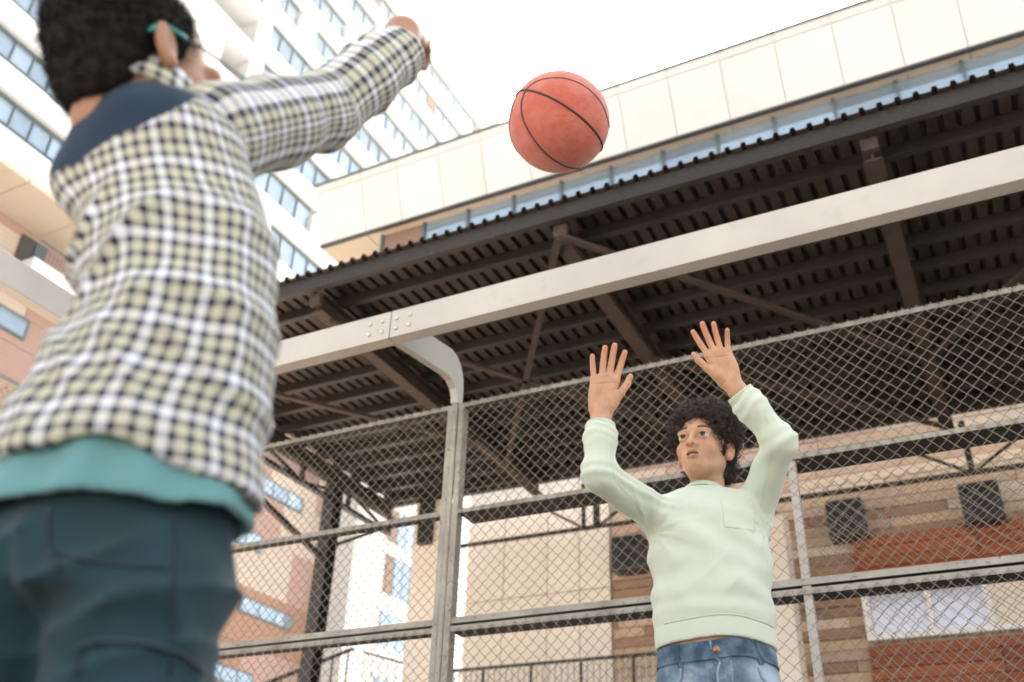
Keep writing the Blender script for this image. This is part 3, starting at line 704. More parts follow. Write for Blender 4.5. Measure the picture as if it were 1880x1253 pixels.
def hand_sdf(P, spread, curl, thumb_out=1.0, fore=None):
    """right hand seen from the palm side: fingers +z, palm faces -y, thumb towards +x; wrist at the origin"""
    kn = [(.0265, 0.002, .083), (.0085, 0.0, .087), (-.0095, 0.001, .083), (-.0270, .004, .073)]
    ln = [(.036, .022, .018), (.040, .025, .019), (.037, .023, .018), (.029, .018, .016)]
    rad = [.0089, .0092, .0088, .0078]
    d = None
    for i, k in enumerate(kn):
        m_ = cap(P, (k[0]*0.62, .003, .004), k, .0135, .0115)
        d = m_ if d is None else smin(d, m_, .012)
    d = smin(d, ell(P, (.020, -.008, .034), (.017, .013, .030), rot_m('y', R(-22))), .012)
    d = smin(d, ell(P, (-.024, -.005, .032), (.013, .012, .032)), .012)
    d = smax(d, -ell(P, (.0, -.026, .050), (.020, .0125, .022)), .012)
    for i, k in enumerate(kn):
        a = spread[i]; c = curl[i]; p = np.array(k, float); r = rad[i]; bend = 0.0
        for j, L in enumerate(ln[i]):
            bend += c*(0.5 if j == 0 else 1.0)
            q = p+L*np.array([math.sin(a)*math.cos(bend), -math.sin(bend), math.cos(a)*math.cos(bend)])
            if j > 0:
                dv = (q-p)/L; tt = (P-p.astype(f32))@dv.astype(f32); rr_ = np.sqrt(((P-p.astype(f32))**2).sum(1))
                d = d+(.0011*np.exp(-(tt/.0014)**2)*np.exp(-(rr_/(r*1.25))**4)*(P[:, 1] < p[1])).astype(f32)
            seg = cap(P, p, q, r, r*0.93); d = smin(d, seg, .0045 if j == 0 else .002); r *= 0.93; p = q
    th = [(.021, -.004, .016), (.042*thumb_out, -.012, .048), (.054*thumb_out, -.014, .073), (.060*thumb_out, -.014, .094)]
    for j in range(3):
        d = smin(d, cap(P, th[j], th[j+1], (.0145, .0105, .0092)[j], (.0105, .0092, .0075)[j]), .010 if j == 0 else .003)
    fw_ = ell(P, (0, .004, -.004), (.027, .018, .020)); d = smin(d, fw_, .012)
    if fore is not None: d = smin(d, chain_caps(P, [(0, .005, .004), fore*.035, fore*.12], [.0225, .0245, .028], .01), .014)
    # palm creases
    cr = np.minimum(np.abs(np.sqrt((P[:, 0]-.036)**2+(P[:, 2]-.022)**2)-.034), np.abs(P[:, 2]-.066-.25*P[:, 0]))
    d = d+np.where(P[:, 1] < 0, 0.0016*np.exp(-(cr/.0017)**2), 0).astype(f32)
    return d
def ridge(x): return (1-np.abs(np.sin(x)))**2
def hair_curls(V, F, n, seed, length, rad, thick, gravity=0.0, jitter=0.7, turns=2.2):
    """curly locks springing from a hair-volume surface: one mesh of thin helices"""
    r = np.random.RandomState(seed)
    a, b, c = V[F[:, 0]], V[F[:, 1]], V[F[:, 2]]; N = np.cross(b-a, V[F[:, 3]]-a); ar = np.linalg.norm(N, axis=1); N /= np.maximum(ar, 1e-12)[:, None]
    pick = r.choice(len(F), n, p=ar/ar.sum()); base = (a+c)[pick]/2; d = N[pick]+jitter*r.normal(size=(n, 3)); d[:, 2] -= gravity; d /= np.linalg.norm(d, axis=1)[:, None]
    x = np.cross(d, r.normal(size=(n, 3))); x /= np.linalg.norm(x, axis=1)[:, None]; y = np.cross(d, x)
    m_ = 11; t = np.linspace(0, 1, m_); L = length*r.uniform(0.6, 1.25, n); rr = rad*r.uniform(0.6, 1.3, n); tu = turns*r.uniform(0.7, 1.3, n); p0 = r.uniform(0, 6.28, n)
    ang = p0[:, None]+tu[:, None]*2*math.pi*t[None]
    P = base[:, None]-d[:, None]*0.006+d[:, None]*(L[:, None]*t[None])[..., None]+(x[:, None]*np.cos(ang)[..., None]+y[:, None]*np.sin(ang)[..., None])*(rr[:, None]*(0.3+0.7*t[None]))[..., None]
    T = np.gradient(P, axis=1); T /= np.linalg.norm(T, axis=2)[..., None]+1e-12
    A = np.cross(T, d[:, None]+0.01); A /= np.linalg.norm(A, axis=2)[..., None]+1e-12; B = np.cross(T, A)
    K = 3; th = thick*(1-0.6*t)[None, :, None]
    Vv = np.stack([P+th*(A*math.cos(q)+B*math.sin(q)) for q in np.arange(K)*2*math.pi/K], 2)
    idx = np.arange(n*m_*K).reshape(n, m_, K); q = np.stack([idx[:, :-1], np.roll(idx, -1, 2)[:, :-1], np.roll(idx, -1, 2)[:, 1:], idx[:, 1:]], -1).reshape(-1, 4)
    return Vv.reshape(-1, 3), q
# ------------------------------------------------------------------ skin, cloth materials
def skin_mat(name, c, lip, sss=0.25):
    m = mat(name, c, 0.5, var=0.16, vscale=34, bump=0.22, bscale=520, spec=0.4)
    n = m.node_tree.nodes; l = m.node_tree.links; b = n['Principled BSDF']
    src = b.inputs['Base Color'].links[0].from_socket
    at = n.new('ShaderNodeAttribute'); at.attribute_name = 'lip'
    mx = n.new('ShaderNodeMixRGB'); mx.inputs['Color2'].default_value = (*lip, 1); l.new(at.outputs['Fac'], mx.inputs['Fac']); l.new(src, mx.inputs['Color1'])
    at2 = n.new('ShaderNodeAttribute'); at2.attribute_name = 'flush'
    mx2 = n.new('ShaderNodeMixRGB'); mx2.inputs['Color2'].default_value = (min(1, c[0]*1.08), c[1]*0.84, c[2]*0.76, 1); l.new(at2.outputs['Fac'], mx2.inputs['Fac']); l.new(mx.outputs[0], mx2.inputs['Color1'])
    l.new(mx2.outputs[0], b.inputs['Base Color'])
    b.inputs['Subsurface Weight'].default_value = sss; b.inputs['Subsurface Radius'].default_value = (0.010, 0.004, 0.002); b.inputs['Subsurface Scale'].default_value = 1.0
    return m
def cloth(name, c, var=0.06, weave=900.0, rough=0.9, sheen=0.25, bump=0.25):
    m = mat(name, c, rough, var=var, vscale=9, bump=bump, bscale=weave, spec=0.25)
    b = m.node_tree.nodes['Principled BSDF']; b.inputs['Sheen Weight'].default_value = sheen; b.inputs['Sheen Roughness'].default_value = 0.5
    return m
SKIN_B = skin_mat('skin_warm', (0.56, 0.335, 0.21), (0.36, 0.15, 0.11))
SKIN_A = skin_mat('skin_brown', (0.40, 0.215, 0.135), (0.30, 0.13, 0.10), 0.35)
HAIR_M = mat('hair_dark', (0.060, 0.041, 0.032), 0.42, var=0.4, vscale=40, spec=0.35)
BROW_M = mat('brow_hair', (0.12, 0.068, 0.045), 0.7)
HAIR_A = mat('hair_black', (0.012, 0.009, 0.008), 0.65, spec=0.2)
MINT = cloth('mint_fleece', (0.645, 0.72, 0.60), 0.035, 700, sheen=0.35)
MINT_RIB = cloth('mint_rib', (0.58, 0.68, 0.53), 0.03, 500)
def denim(name):
    m = cloth(name, (0.075, 0.15, 0.26), 0.25, 1200, sheen=0.1)
    n = m.node_tree.nodes; l = m.node_tree.links; b = n['Principled BSDF']
    tc = n.new('ShaderNodeTexCoord'); t = n.new('ShaderNodeTexNoise'); t.inputs['Scale'].default_value = 16; t.inputs['Detail'].default_value = 7; t.inputs['Roughness'].default_value = 0.65; l.new(tc.outputs['Object'], t.inputs['Vector'])
    r = n.new('ShaderNodeValToRGB'); e = r.color_ramp.elements; e[0].position = 0.38; e[0].color = (0.040, 0.080, 0.125, 1); e[1].position = 0.70; e[1].color = (0.34, 0.43, 0.52, 1); x = e.new(0.53); x.color = (0.115, 0.18, 0.25, 1)
    l.new(t.outputs['Fac'], r.inputs['Fac'])
    at = n.new('ShaderNodeAttribute'); at.attribute_name = 'fade'
    mx = n.new('ShaderNodeMixRGB'); mx.inputs['Color2'].default_value = (0.50, 0.62, 0.74, 1); l.new(at.outputs['Fac'], mx.inputs['Fac']); l.new(r.outputs[0], mx.inputs['Color1']); l.new(mx.outputs[0], b.inputs['Base Color'])
    return m
DENIM = denim('washed_denim'); DENIM_D = cloth('denim_seam', (0.30, 0.42, 0.52), 0.2, 1200); STITCH = cloth('stitch', (0.16, 0.14, 0.17), 0.1)
COPPER = mat('copper_button', (0.42, 0.23, 0.14), 0.35, 0.8, var=0.2, vscale=60)
SHOE = mat('shoe_canvas', (0.62, 0.60, 0.56), 0.7, var=0.1); SOLE = mat('shoe_sole', (0.7, 0.69, 0.66), 0.6)
TEETH = mat('teeth', (0.72, 0.68, 0.60), 0.25); MOUTH = mat('mouth_inner', (0.10, 0.03, 0.025), 0.6)
def eye_mat():
    m = bpy.data.materials.new('eyeball'); m.use_nodes = True; n = m.node_tree.nodes; l = m.node_tree.links; b = n['Principled BSDF']
    tc = n.new('ShaderNodeTexCoord'); sp = n.new('ShaderNodeSeparateXYZ'); l.new(tc.outputs['Object'], sp.inputs[0])
    cx = n.new('ShaderNodeCombineXYZ'); l.new(sp.outputs['X'], cx.inputs['X']); l.new(sp.outputs['Z'], cx.inputs['Y'])
    ln = n.new('ShaderNodeVectorMath'); ln.operation = 'LENGTH'; l.new(cx.outputs[0], ln.inputs[0])
    mr = n.new('ShaderNodeMapRange'); mr.inputs['From Max'].default_value = 0.0125; l.new(ln.outputs['Value'], mr.inputs['Value'])
    r = n.new('ShaderNodeValToRGB'); r.color_ramp.interpolation = 'CONSTANT'; e = r.color_ramp.elements
    e[0].position = 0; e[0].color = (0.006, 0.005, 0.005, 1); e[1].position = 0.58; e[1].color = (0.58, 0.54, 0.51, 1)
    x = e.new(0.24); x.color = (0.075, 0.04, 0.022, 1); x = e.new(0.52); x.color = (0.03, 0.02, 0.015, 1)
    l.new(mr.outputs[0], r.inputs['Fac']); l.new(r.outputs[0], b.inputs['Base Color']); b.inputs['Roughness'].default_value = 0.12; b.inputs['Specular IOR Level'].default_value = 0.35
    return m
EYE = eye_mat()

# ------------------------------------------------------------------ boy in the mint sweatshirt, waiting for the ball
BB = to_world([(0.50, 2.31, 0)])[0]
boy = thing('person', BB, 'person in mint sweatshirt and blue jeans with both hands raised to catch the ball', 'person')
# ---- head
HB = joint(1290, 824, 2.315)                      # middle of the head at eye height
HR = rot_m('z', R(-29))@rot_m('x', R(-3))@rot_m('y', R(2))
HS = 0.925
hv, hf = nets(lambda P: head_sdf(P), (-.105, -.13, -.19), (.105, .125, .125), .0017)
Al = hv.copy(); Al[:, 0] = np.abs(Al[:, 0]); Al = Al.astype(f32)
up_ = np.minimum(cap(Al, (.0, -.0915, -.0565), (.010, -.090, -.0555), .0048, .0050), cap(Al, (.010, -.090, -.0555), (.0225, -.0785, -.0625), .0050, .0030))
lo_ = np.minimum(cap(Al, (.0, -.0895, -.0735), (.011, -.0870, -.0720), .0064, .0058), cap(Al, (.011, -.0870, -.0720), (.0220, -.0785, -.0640), .0058, .0030))
lip_h = np.clip(1-np.minimum(up_, lo_)/.0016, 0, 1)*0.85
flush_h = np.clip(np.exp(-(np.linalg.norm(Al-V3(.040, -.070, -.032), axis=1)/.022)**2)*0.45+np.exp(-(np.linalg.norm(hv-V3(0, -.108, -.032), axis=1)/.014)**2)*0.3+np.clip((Al[:, 0]-.070)/.012, 0, 1)*0.5, 0, 1)
def place_head(v, c=HB, M=HR, s=HS):
    v = np.array(v, float); v[:, 0] *= .95; v[:, 2] = np.where(v[:, 2] < -.01, -.01+(v[:, 2]+.01)*.92, v[:, 2]); return (v*s)@M.T+c
parts = [(place_head(hv), hf)]; lip = [lip_h]; flush = [flush_h]
# ---- hands
def fore_dir(wrist, elbow, tip_dir, palm_dir, mirror):
    z = np.array(tip_dir, float); z /= np.linalg.norm(z); y = -np.array(palm_dir, float); y -= z*(y@z); y /= np.linalg.norm(y); x = np.cross(y, z)
    q = np.stack([x, y, z], 0)@(elbow-wrist); q /= np.linalg.norm(q)
    if mirror: q[0] *= -1
    return q
def place_hand(v, wrist, tip_dir, palm_dir, mirror, s):
    z = np.array(tip_dir, float); z /= np.linalg.norm(z); y = -np.array(palm_dir, float); y -= z*(y@z); y /= np.linalg.norm(y); x = np.cross(y, z)
    v = np.array(v); 
    if mirror: v[:, 0] *= -1
    return (v*s)@np.stack([x, y, z], 0)+wrist
WRL, ELL, SHL = joint(1104, 752, 2.10), joint(1100, 872, 2.10), joint(1222, 958, 2.32)
WRR, ELR, SHR = joint(1338, 698, 2.08), joint(1432, 812, 2.12), joint(1385, 938, 2.32)
TIPL, TIPR = joint(1120, 636, 2.07), joint(1296, 594, 2.05)
sL = np.linalg.norm(TIPL-WRL)/.171; sR = np.linalg.norm(TIPR-WRR)/.171
lo_h, hi_h = (-.075, -.075, -.035), (.085, .04, .195)
FDL = fore_dir(WRL, ELL, TIPL-WRL, (0.05, -1, -.25), False); FDR = fore_dir(WRR, ELR, TIPR-WRR, (-.10, -1, -.30), True)
def hbox(fd): e = fd*.10; return tuple(np.minimum(lo_h, e-.035)), tuple(np.maximum(hi_h, e+.035))
sprL, curL = (R(9), R(1), R(-3), R(-15)), (R(9), R(7), R(8), R(12))
sprR, curR = (R(13), R(3), R(-5), R(-17)), (R(7), R(9), R(9), R(14))
v, f = nets(lambda P: hand_sdf(P, sprL, curL, 1.0, FDL), *hbox(FDL), .0016)
def hand_flush(v): return np.clip((v[:, 2]-.110)/.05, 0, 1)*0.7+np.clip(-(v[:, 1]+.004)/.012, 0, 1)*0.25*np.clip((v[:, 2]-.015)/.03, 0, 1)
parts.append((place_hand(v, WRL, TIPL-WRL, (0.05, -1, -.25), False, sL), f)); lip.append(np.zeros(len(v))); flush.append(hand_flush(v))
v, f = nets(lambda P: hand_sdf(P, sprR, curR, 1.08, FDR), *hbox(FDR), .0016)
parts.append((place_hand(v, WRR, TIPR-WRR, (-.10, -1, -.30), True, sR), f[:, ::-1])); lip.append(np.zeros(len(v))); flush.append(hand_flush(v))
# ---- forearms inside the sleeves, shoulders and trunk
def inner_body(P):
    d = loft(P, smooth_secs([(.90, .50, 2.31, .125, .088), (1.0, .50, 2.31, .12, .085), (1.15, .50, 2.31, .125, .09), (1.30, .50, 2.32, .125, .085), (1.36, .50, 2.325, .06, .06)]))
    for s, e, w_, h_ in ((SHL, ELL, WRL, TIPL), (SHR, ELR, WRR, TIPR)):
        dirw = (w_-e)/np.linalg.norm(w_-e)
        d = smin(d, chain_caps(P, [s, e, w_-dirw*0.03, w_+(h_-w_)*0.05], [.040, .032, .0200, .0150], .01), .02)
    return smin(d, cap(P, (.50, 2.325, 1.33), HB+np.array([.01, .03, -.10]), .05, .046), .02)
v, f = nets(inner_body, (.12, 1.98, .89), (.78, 2.44, 1.66), .0055)
parts.append((v, f)); lip.append(np.zeros(len(v))); flush.append(np.zeros(len(v)))
body = sculpt('body', parts, SKIN_B, boy, attrs={'lip': np.concatenate(lip), 'flush': np.concatenate(flush)})
# ---- eyes, teeth, brows, lashes
def uvsphere(r, n=24, m_=16):
    vs = [(r*math.sin(math.pi*i/m_)*math.cos(2*math.pi*j/n), r*math.sin(math.pi*i/m_)*math.sin(2*math.pi*j/n), r*math.cos(math.pi*i/m_)) for i in range(m_+1) for j in range(n)]
    return vs, [(i*n+j, (i+1)*n+j, (i+1)*n+(j+1) % n, i*n+(j+1) % n) for i in range(m_) for j in range(n)]
BALL_C = joint(1026, 225, 1.70)
def eye_at(xh, gaze_world, parent):
    c = to_world([place_head([(xh, -.0758, -.001)])[0]])[0]
    vs, fs = uvsphere(.0129); me = MB().add(vs, fs).mesh('eye', EYE, True)
    o = bpy.data.objects.new('eye', me); put(o, parent, tuple(c))
    o.rotation_euler = (Vector(gaze_world)-Vector(c)).to_track_quat('-Y', 'Z').to_euler(); return o
gz = to_world([joint(1150, 560, 1.75)])[0]
for xh in (-.0305, .0305): eye_at(xh, gz, body)
def head_tubes(name, m, strands, parent, n=5):
    b = MB()
    for pts, r in strands: b.tube(to_world(place_head(pts)), r, n)
    return b.build(name, m, parent, True)
tb = []
for i in range(8):
    x = -.0115+i*.0033
    tb.append(([(x, -.0835+abs(x)*.25, -.0585), (x, -.0845+abs(x)*.25, -.0642)], [.0019, .0016]))
head_tubes('teeth', TEETH, tb, body, 6)
head_tubes('mouth_inner', MOUTH, [([(-.012, -.066, -.0645), (.012, -.066, -.0645)], .010)], body, 8)
rb = np.random.RandomState(3)
_fy = np.linspace(-.12, -.03, 181).astype(f32)
def face_y(x, z):
    d = head_sdf(np.stack([np.full(181, x, f32), _fy, np.full(181, z, f32)], 1)); return float(_fy[int(np.argmax(d < 0))])
for sx in (-1, 1):
    st = []
    for i in range(260):
        t = rb.uniform(0, 1); x = .0135+t*.034; zc = .0215+.0050*math.sin(t*math.pi*0.9)-.0035*t; hw = .0052*(1-0.55*t)*abs(rb.normal(0, .55))
        z = zc+rb.uniform(-1, 1)*hw; y = face_y(x, z)
        p = V3(sx*x, y+.0004, z); L = .006
        dirv = V3(sx*1.0, .28, .55-0.9*t+rb.normal(0, .25)); dirv = dirv/np.linalg.norm(dirv)
        st.append(([p, p+dirv*L*.5+V3(0, -.0012, 0), p+dirv*L], [.0005, .0004, .0002]))
    head_tubes('eyebrow', BROW_M, st, body, 3)
    st = [([(sx*(.0305+.0135*math.cos(a)), -.0895+.0065*abs(math.cos(a))**2, -.0008+.0060*math.sin(a)) for a in np.linspace(R(8), R(172), 10)], .00075)]
    head_tubes('eyelash_line', HAIR_M, st, body, 4)
# ---- hair
def hair_sdf_b(P):
    d = ell(P, (0, .028, .058), (.096, .100, .088))
    d = smin(d, ell(P, (0, .064, -.030), (.066, .054, .075)), .03)
    A = P.copy(); A[:, 0] = np.abs(A[:, 0])
    face = ell(P, (0, -.105, -.026), (.0670, .106, .101))
    d = smax(d, -face, .006)
    d = smax(d, -cap(A, (.085, -.05, -.06), (.090, .018, -.012), .040, .027), .006); d = smax(d, -ell(A, (.076, -.040, -.012), (.024, .040, .040)), .006)      # clear of the ears and cheeks
    d = smax(d, -ell(P, (0, -.03, -.12), (.09, .085, .085)), .006)
    d = np.maximum(d, -P[:, 2]-.082)
    return d+.006*wob(P, 110, 2)+.004*wob(P, 240, 5)
v, f = nets(hair_sdf_b, (-.125, -.11, -.13), (.125, .16, .16), .003)
cv, cf = hair_curls(v, f, 3600, 4, .028, .0068, .0012, jitter=0.5, turns=1.9); c2, f2 = hair_curls(v, f, 3200, 14, .034, .0055, .00032, jitter=0.9, turns=1.5)
cf = np.concatenate([cf, f2+len(cv)]); cv = np.concatenate([cv, c2])
sculpt('hair', [(place_head(v), f), (place_head(cv), cf)], HAIR_M, boy)
# ---- sweatshirt
HEM0 = 0.992
secB = smooth_secs([(.94, .503, 2.315, .140, .102), (.985, .503, 2.315, .142, .104), (1.025, .503, 2.315, .1435, .107), (1.06, .503, 2.312, .1450, .108), (1.15, .502, 2.310, .1455, .108), (1.23, .502, 2.312, .1460, .108), (1.295, .503, 2.318, .145, .104), (1.340, .503, 2.325, .118, .084), (1.372, .503, 2.33, .080, .066)], 40)
NK0, NK1 = np.array([.497, 2.310, 1.315]), HB+np.array([.008, .035, -.115])
def sweat_outer(P):
    d = loft(P, secB)
    for s, e, w_, sg in ((SHL, ELL, WRL, -1), (SHR, ELR, WRR, 1)):
        cuff = w_+(e-w_)/np.linalg.norm(e-w_)*0.040
        arm = chain_caps(P, [s, e, e+(cuff-e)*0.72, cuff], [.051, .0365, .0345, .0315], .03)
        d = smin(d, arm, .045)
        # sleeve creases: rings near the elbow and cuff, long pulls along the upper arm
        t = ((P-e)@(cuff-e).astype(f32))/float((cuff-e)@(cuff-e)); ta = np.clip(t, -1, 1.2)
        near = np.exp(-(arm/.03)**2)
        d = d+near*(.0022*np.sin(ta*34+2.2*np.sin(P[:, 0]*55+P[:, 2]*40))*np.exp(-((ta-0.85)/.25)**2)+.0026*np.sin(ta*22+1.6*np.sin(P[:, 2]*48))*np.exp(-((ta+.02)/.22)**2))
    # torso folds: soft drapes from the armpits and across the belly
    c = P[:, 2]; a = P[:, 0]-.503
    m_ = np.clip((c-1.03)/.05, 0, 1)*np.clip((1.36-c)/.06, 0, 1)
    d = d+m_*(.0045*np.sin(c*62+a*18+2.0*np.sin(a*17+c*9))*np.exp(-((c-1.10)/.06)**2)+.0075*np.sin((a*1.0+c*0.9)*46+1.3*np.sin(c*21))*np.exp(-((c-1.22)/.07)**2)*0.6+.0040*wob(P, 30, 3)+.0018*wob(P, 80, 6))
    for (ax_, cz_, sg) in ((.362, 1.238, 1), (.640, 1.262, -1)):
        qa, qc = (P[:, 0]-ax_)*sg, P[:, 2]-cz_; rr_ = np.sqrt(qa*qa+qc*qc); an = np.arctan2(qc, qa)
        d = d-.0055*ridge(an*4.5+1.2+8*rr_)*np.exp(-(rr_/.085)**2)*np.clip(rr_/.02, 0, 1)*(P[:, 1] < 2.33)
    d = d-.0030*ridge((a*0.55-c*1.0)*38+.9*np.sin(a*19))*np.exp(-((c-1.13)/.075)**2)*np.exp(-((a-.02)/.09)**2)
    # blouse over the ribbed hem
    d = d-.004*np.exp(-((c-1.052)/.014)**2)*np.clip(1-np.abs(a)/.3, 0, 1)
    return d
def hem_c(P): return HEM0-.018+.012*np.exp(-((P[:, 0]-.515)/.085)**2)*(P[:, 1] < 2.33)
def sweat(P, band=False):
    o = sweat_outer(P)
    d = np.maximum(o, -(o+.010))                                   # a shell 1 cm thick
    hc = hem_c(P); d = np.maximum(d, (hc-P[:, 2]))
    d = smax(d, -cap(P, NK0, NK1, .064, .060), .004)              # neck opening
    for e, w_ in ((ELL, WRL), (ELR, WRR)):
        n_ = (w_-e)/np.linalg.norm(w_-e); pc = w_-n_*0.042
        t = (P-pc.astype(f32))@n_.astype(f32); near = sph(P, w_, .085)
        d = np.maximum(d, np.minimum(t, -near))
    g = np.abs(P[:, 2]-(hc+.046)); d = d+.0024*np.exp(-(g/.003)**2)*(P[:, 2] < 1.2)      # seam above the band
    return d
v, f = nets(sweat, (.10, 2.0, .955), (.80, 2.46, 1.66), .0040)
shirt = sculpt('sweatshirt', [(v, f)], MINT, boy)
# ribbed collar, cuffs
def ring(b, c, n_, r, tube, k=36, sq=(1, 1), wav=0):
    n_ = Vector(n_).normalized(); x = n_.orthogonal().normalized(); y = n_.cross(x)
    pts = [Vector(c)+x*math.cos(2*math.pi*i/k)*r*sq[0]+y*math.sin(2*math.pi*i/k)*r*sq[1] for i in range(k+1)]
    return b.tube(pts, tube, 7, cap=False)
nd = (NK1-NK0)/np.linalg.norm(NK1-NK0)
b = MB()
for i in range(4): ring(b, to_world([NK0+nd*(.034+i*.0056)])[0], to_world([nd])[0], .0655-i*.0022, .0052)
b.build('collar_rib', MINT_RIB, shirt, True)
for e, w_ in ((ELL, WRL), (ELR, WRR)):
    n_ = (e-w_)/np.linalg.norm(e-w_); b = MB()
    for i in range(9): ring(b, to_world([w_+n_*(.042+i*.0052)])[0], to_world([n_])[0], .0318+.0006*i, .0034, 30)
    b.build('cuff_rib', MINT_RIB, shirt, True)
def shirt_front(a, c, off=0.0015):
    """front surface of the sweatshirt at sideways a, height c (marching along the view axis)"""
    bs = np.linspace(2.12, 2.34, 221); P = np.stack([np.full(221, a), bs, np.full(221, c)], 1).astype(f32); d = sweat_outer(P)
    i = int(np.argmax(d < 0)); return (a, bs[i]-off, c)
b = MB(); pk = [(.522, 1.315), (.600, 1.325), (.602, 1.285), (.604, 1.247), (.560, 1.239), (.522, 1.241)]
def dense(pl, n=7, close=True):
    out = []
    for i in range(len(pl) if close else len(pl)-1):
        p, q = pl[i], pl[(i+1) % len(pl)]
        for t in range(n): out.append((p[0]+(q[0]-p[0])*t/n, p[1]+(q[1]-p[1])*t/n))
    if close: out.append(pl[0])
    return out
b.tube([to_world([shirt_front(x, z, .0006)])[0] for x, z in dense(pk)], .0017, 5)
b.tube([to_world([shirt_front(x, z, .0006)])[0] for x, z in dense([(.522, 1.305), (.600, 1.315)], 8, False)], .0011, 5)
grid = [[to_world([shirt_front(.522+(.080)*i/8, (1.241+(1.316-1.241)*j/8)+.009*i/8*(j/8), .0024)])[0] for i in range(9)] for j in range(9)]
b.add([p for r_ in grid for p in r_], [(j*9+i, j*9+i+1, (j+1)*9+i+1, (j+1)*9+i) for j in range(8) for i in range(8)])
b.build('chest_pocket', MINT, shirt, True)
b = MB(); b.tube([to_world([shirt_front(.630-.010*t, 1.245-.215*t, .0000)])[0] for t in np.linspace(0, 1, 14)], .0013, 5)
b.build('side_seam', MINT, shirt, True)
def hem_at(a): return float(hem_c(np.array([[a, 2.2, 0]]))[0])+.046
MB().tube([to_world([shirt_front(a, hem_at(a), .0002)])[0] for a in np.linspace(.376, .630, 40)], .0016, 5).build('hem_seam', MINT_RIB, shirt, True)
def shirt_hit(px, py, off=0.0):
    q = ray(px, py); hb = q@HEAD; ts = np.linspace(1.95, 2.40, 300); P = np.stack([CAM+q*(t/hb) for t in ts]); A = np.stack([P@SIDE, P@HEAD, P[:, 2]], 1).astype(f32)
    d = sweat_outer(A); return P[int(np.argmax(d < 0))]-q/np.linalg.norm(q)*off if (d < 0).any() else None
for ln_ in ([(1122, 800), (1120, 850), (1130, 885), (1160, 915), (1197, 965)], [(1405, 760), (1418, 800), (1412, 855), (1400, 905), (1392, 960)], [(1212, 912), (1204, 940), (1198, 975)], [(1372, 893), (1380, 925), (1392, 965)]):
    pts = []
    for i in range(len(ln_)-1):
        for t in np.linspace(0, 1, 8, endpoint=(i == len(ln_)-2)):
            h_ = shirt_hit(ln_[i][0]+(ln_[i+1][0]-ln_[i][0])*t, ln_[i][1]+(ln_[i+1][1]-ln_[i][1])*t)
            if h_ is not None: pts.append(h_)
    ok = [pts[0]]
    for q_ in pts[1:]:
        if np.linalg.norm(q_-ok[-1]) < .05: ok.append(q_)
    if len(ok) > 3: MB().tube(ok, .0013, 5).build('sleeve_seam', MINT_RIB, shirt, True)
# ---- jeans
WZ = 0.974
secJ = smooth_secs([(.70, .503, 2.325, .150, .112), (.80, .503, 2.325, .156, .116), (.86, .503, 2.322, .151, .110), (.925, .503, 2.318, .140, .100), (.975, .503, 2.316, .135, .0965)], 24)
def waist_line(P): return WZ-.004+.016*np.clip((P[:, 0]-.43)/.12, -1, 1)*np.exp(-((P[:, 0]-.52)/.09)**2)
def jeans(P):
    d = loft(P, secJ+[[1.02, .503, 2.316, .135, .0965]])
    for sx in (-1, 1):
        d = smin(d, chain_caps(P, [(.503+sx*.080, 2.325, .76), (.503+sx*.105, 2.315, .46), (.503+sx*.125, 2.34, .07)], [.092, .072, .068], .02), .035)
    d = d+.003*wob(P, 40, 8)*np.clip((.90-P[:, 2])/.05, 0, 1)+.0022*np.sin(P[:, 2]*120+5*np.sin(P[:, 0]*22))*np.exp(-((P[:, 2]-.855)/.03)**2)
    g = P[:, 2]-(waist_line(P)-.040); d = d+.0022*np.exp(-(g/.0035)**2)
    d = np.maximum(d, P[:, 2]-waist_line(P))
    inn = loft(P, [[.958, .503, 2.316, .1275, .0890], [1.2, .503, 2.316, .1275, .0890]])
    return np.maximum(np.maximum(d, -inn), .05-P[:, 2])
v, f = nets(jeans, (.28, 2.12, .03), (.73, 2.48, 1.005), .0043)
fade = np.clip(np.exp(-(((v[:, 0]-.60)/.05)**2+((v[:, 2]-.905)/.035)**2))*0.8+np.exp(-(((v[:, 0]-.40)/.04)**2+((v[:, 2]-.80)/.09)**2))*0.6+np.exp(-(((v[:, 0]-.60)/.05)**2+((v[:, 2]-.72)/.10)**2))*0.6, 0, 0.9)
jn = sculpt('jeans', [(v, f)], DENIM, boy, attrs={'fade': fade})
def jean_front(a, c, off=0.001):
    bs = np.linspace(2.16, 2.36, 201); P = np.stack([np.full(201, a), bs, np.full(201, c)], 1).astype(f32); d = np.minimum(jeans(P), loft(P, secJ+[[1.02, .503, 2.316, .135, .0965]]))
    i = int(np.argmax(d < 0)); return (a, bs[i]-off, c)
def jl(pts, off=.001): return [to_world([jean_front(a, c, off)])[0] for a, c in pts]
for xa in (.405, .573):
    wl = float(waist_line(np.array([[xa, 0, 0]])).item()); b = MB(); sl = .012 if xa > .5 else 0
    q = jl([(xa-sl*.3, wl+.001), (xa, wl-.015), (xa+sl*.5, wl-.032), (xa+sl, wl-.052)], .004)
    for s in (-1, 1): b.tube([Vector(p)+Vector(SIDE)*s*.0048 for p in q], .0022, 5)
    vs = []; 
    for p in q: vs += [Vector(p)-Vector(SIDE)*.005, Vector(p)+Vector(SIDE)*.005]
    b.add(vs, [(2*i, 2*i+1, 2*i+3, 2*i+2) for i in range(len(q)-1)])
    b.build('belt_loop', DENIM, jn, True)
bc = jean_front(.482, .954, .003); p = Vector(to_world([bc])[0]); hd = Vector(-HEAD)
MB().tube([p, p+hd*.004, p+hd*.006], [.0085, .0085, .0065], 18).tube([p+hd*.006, p+hd*.0075], [.0045, .0035], 14).build('button', COPPER, jn, True)
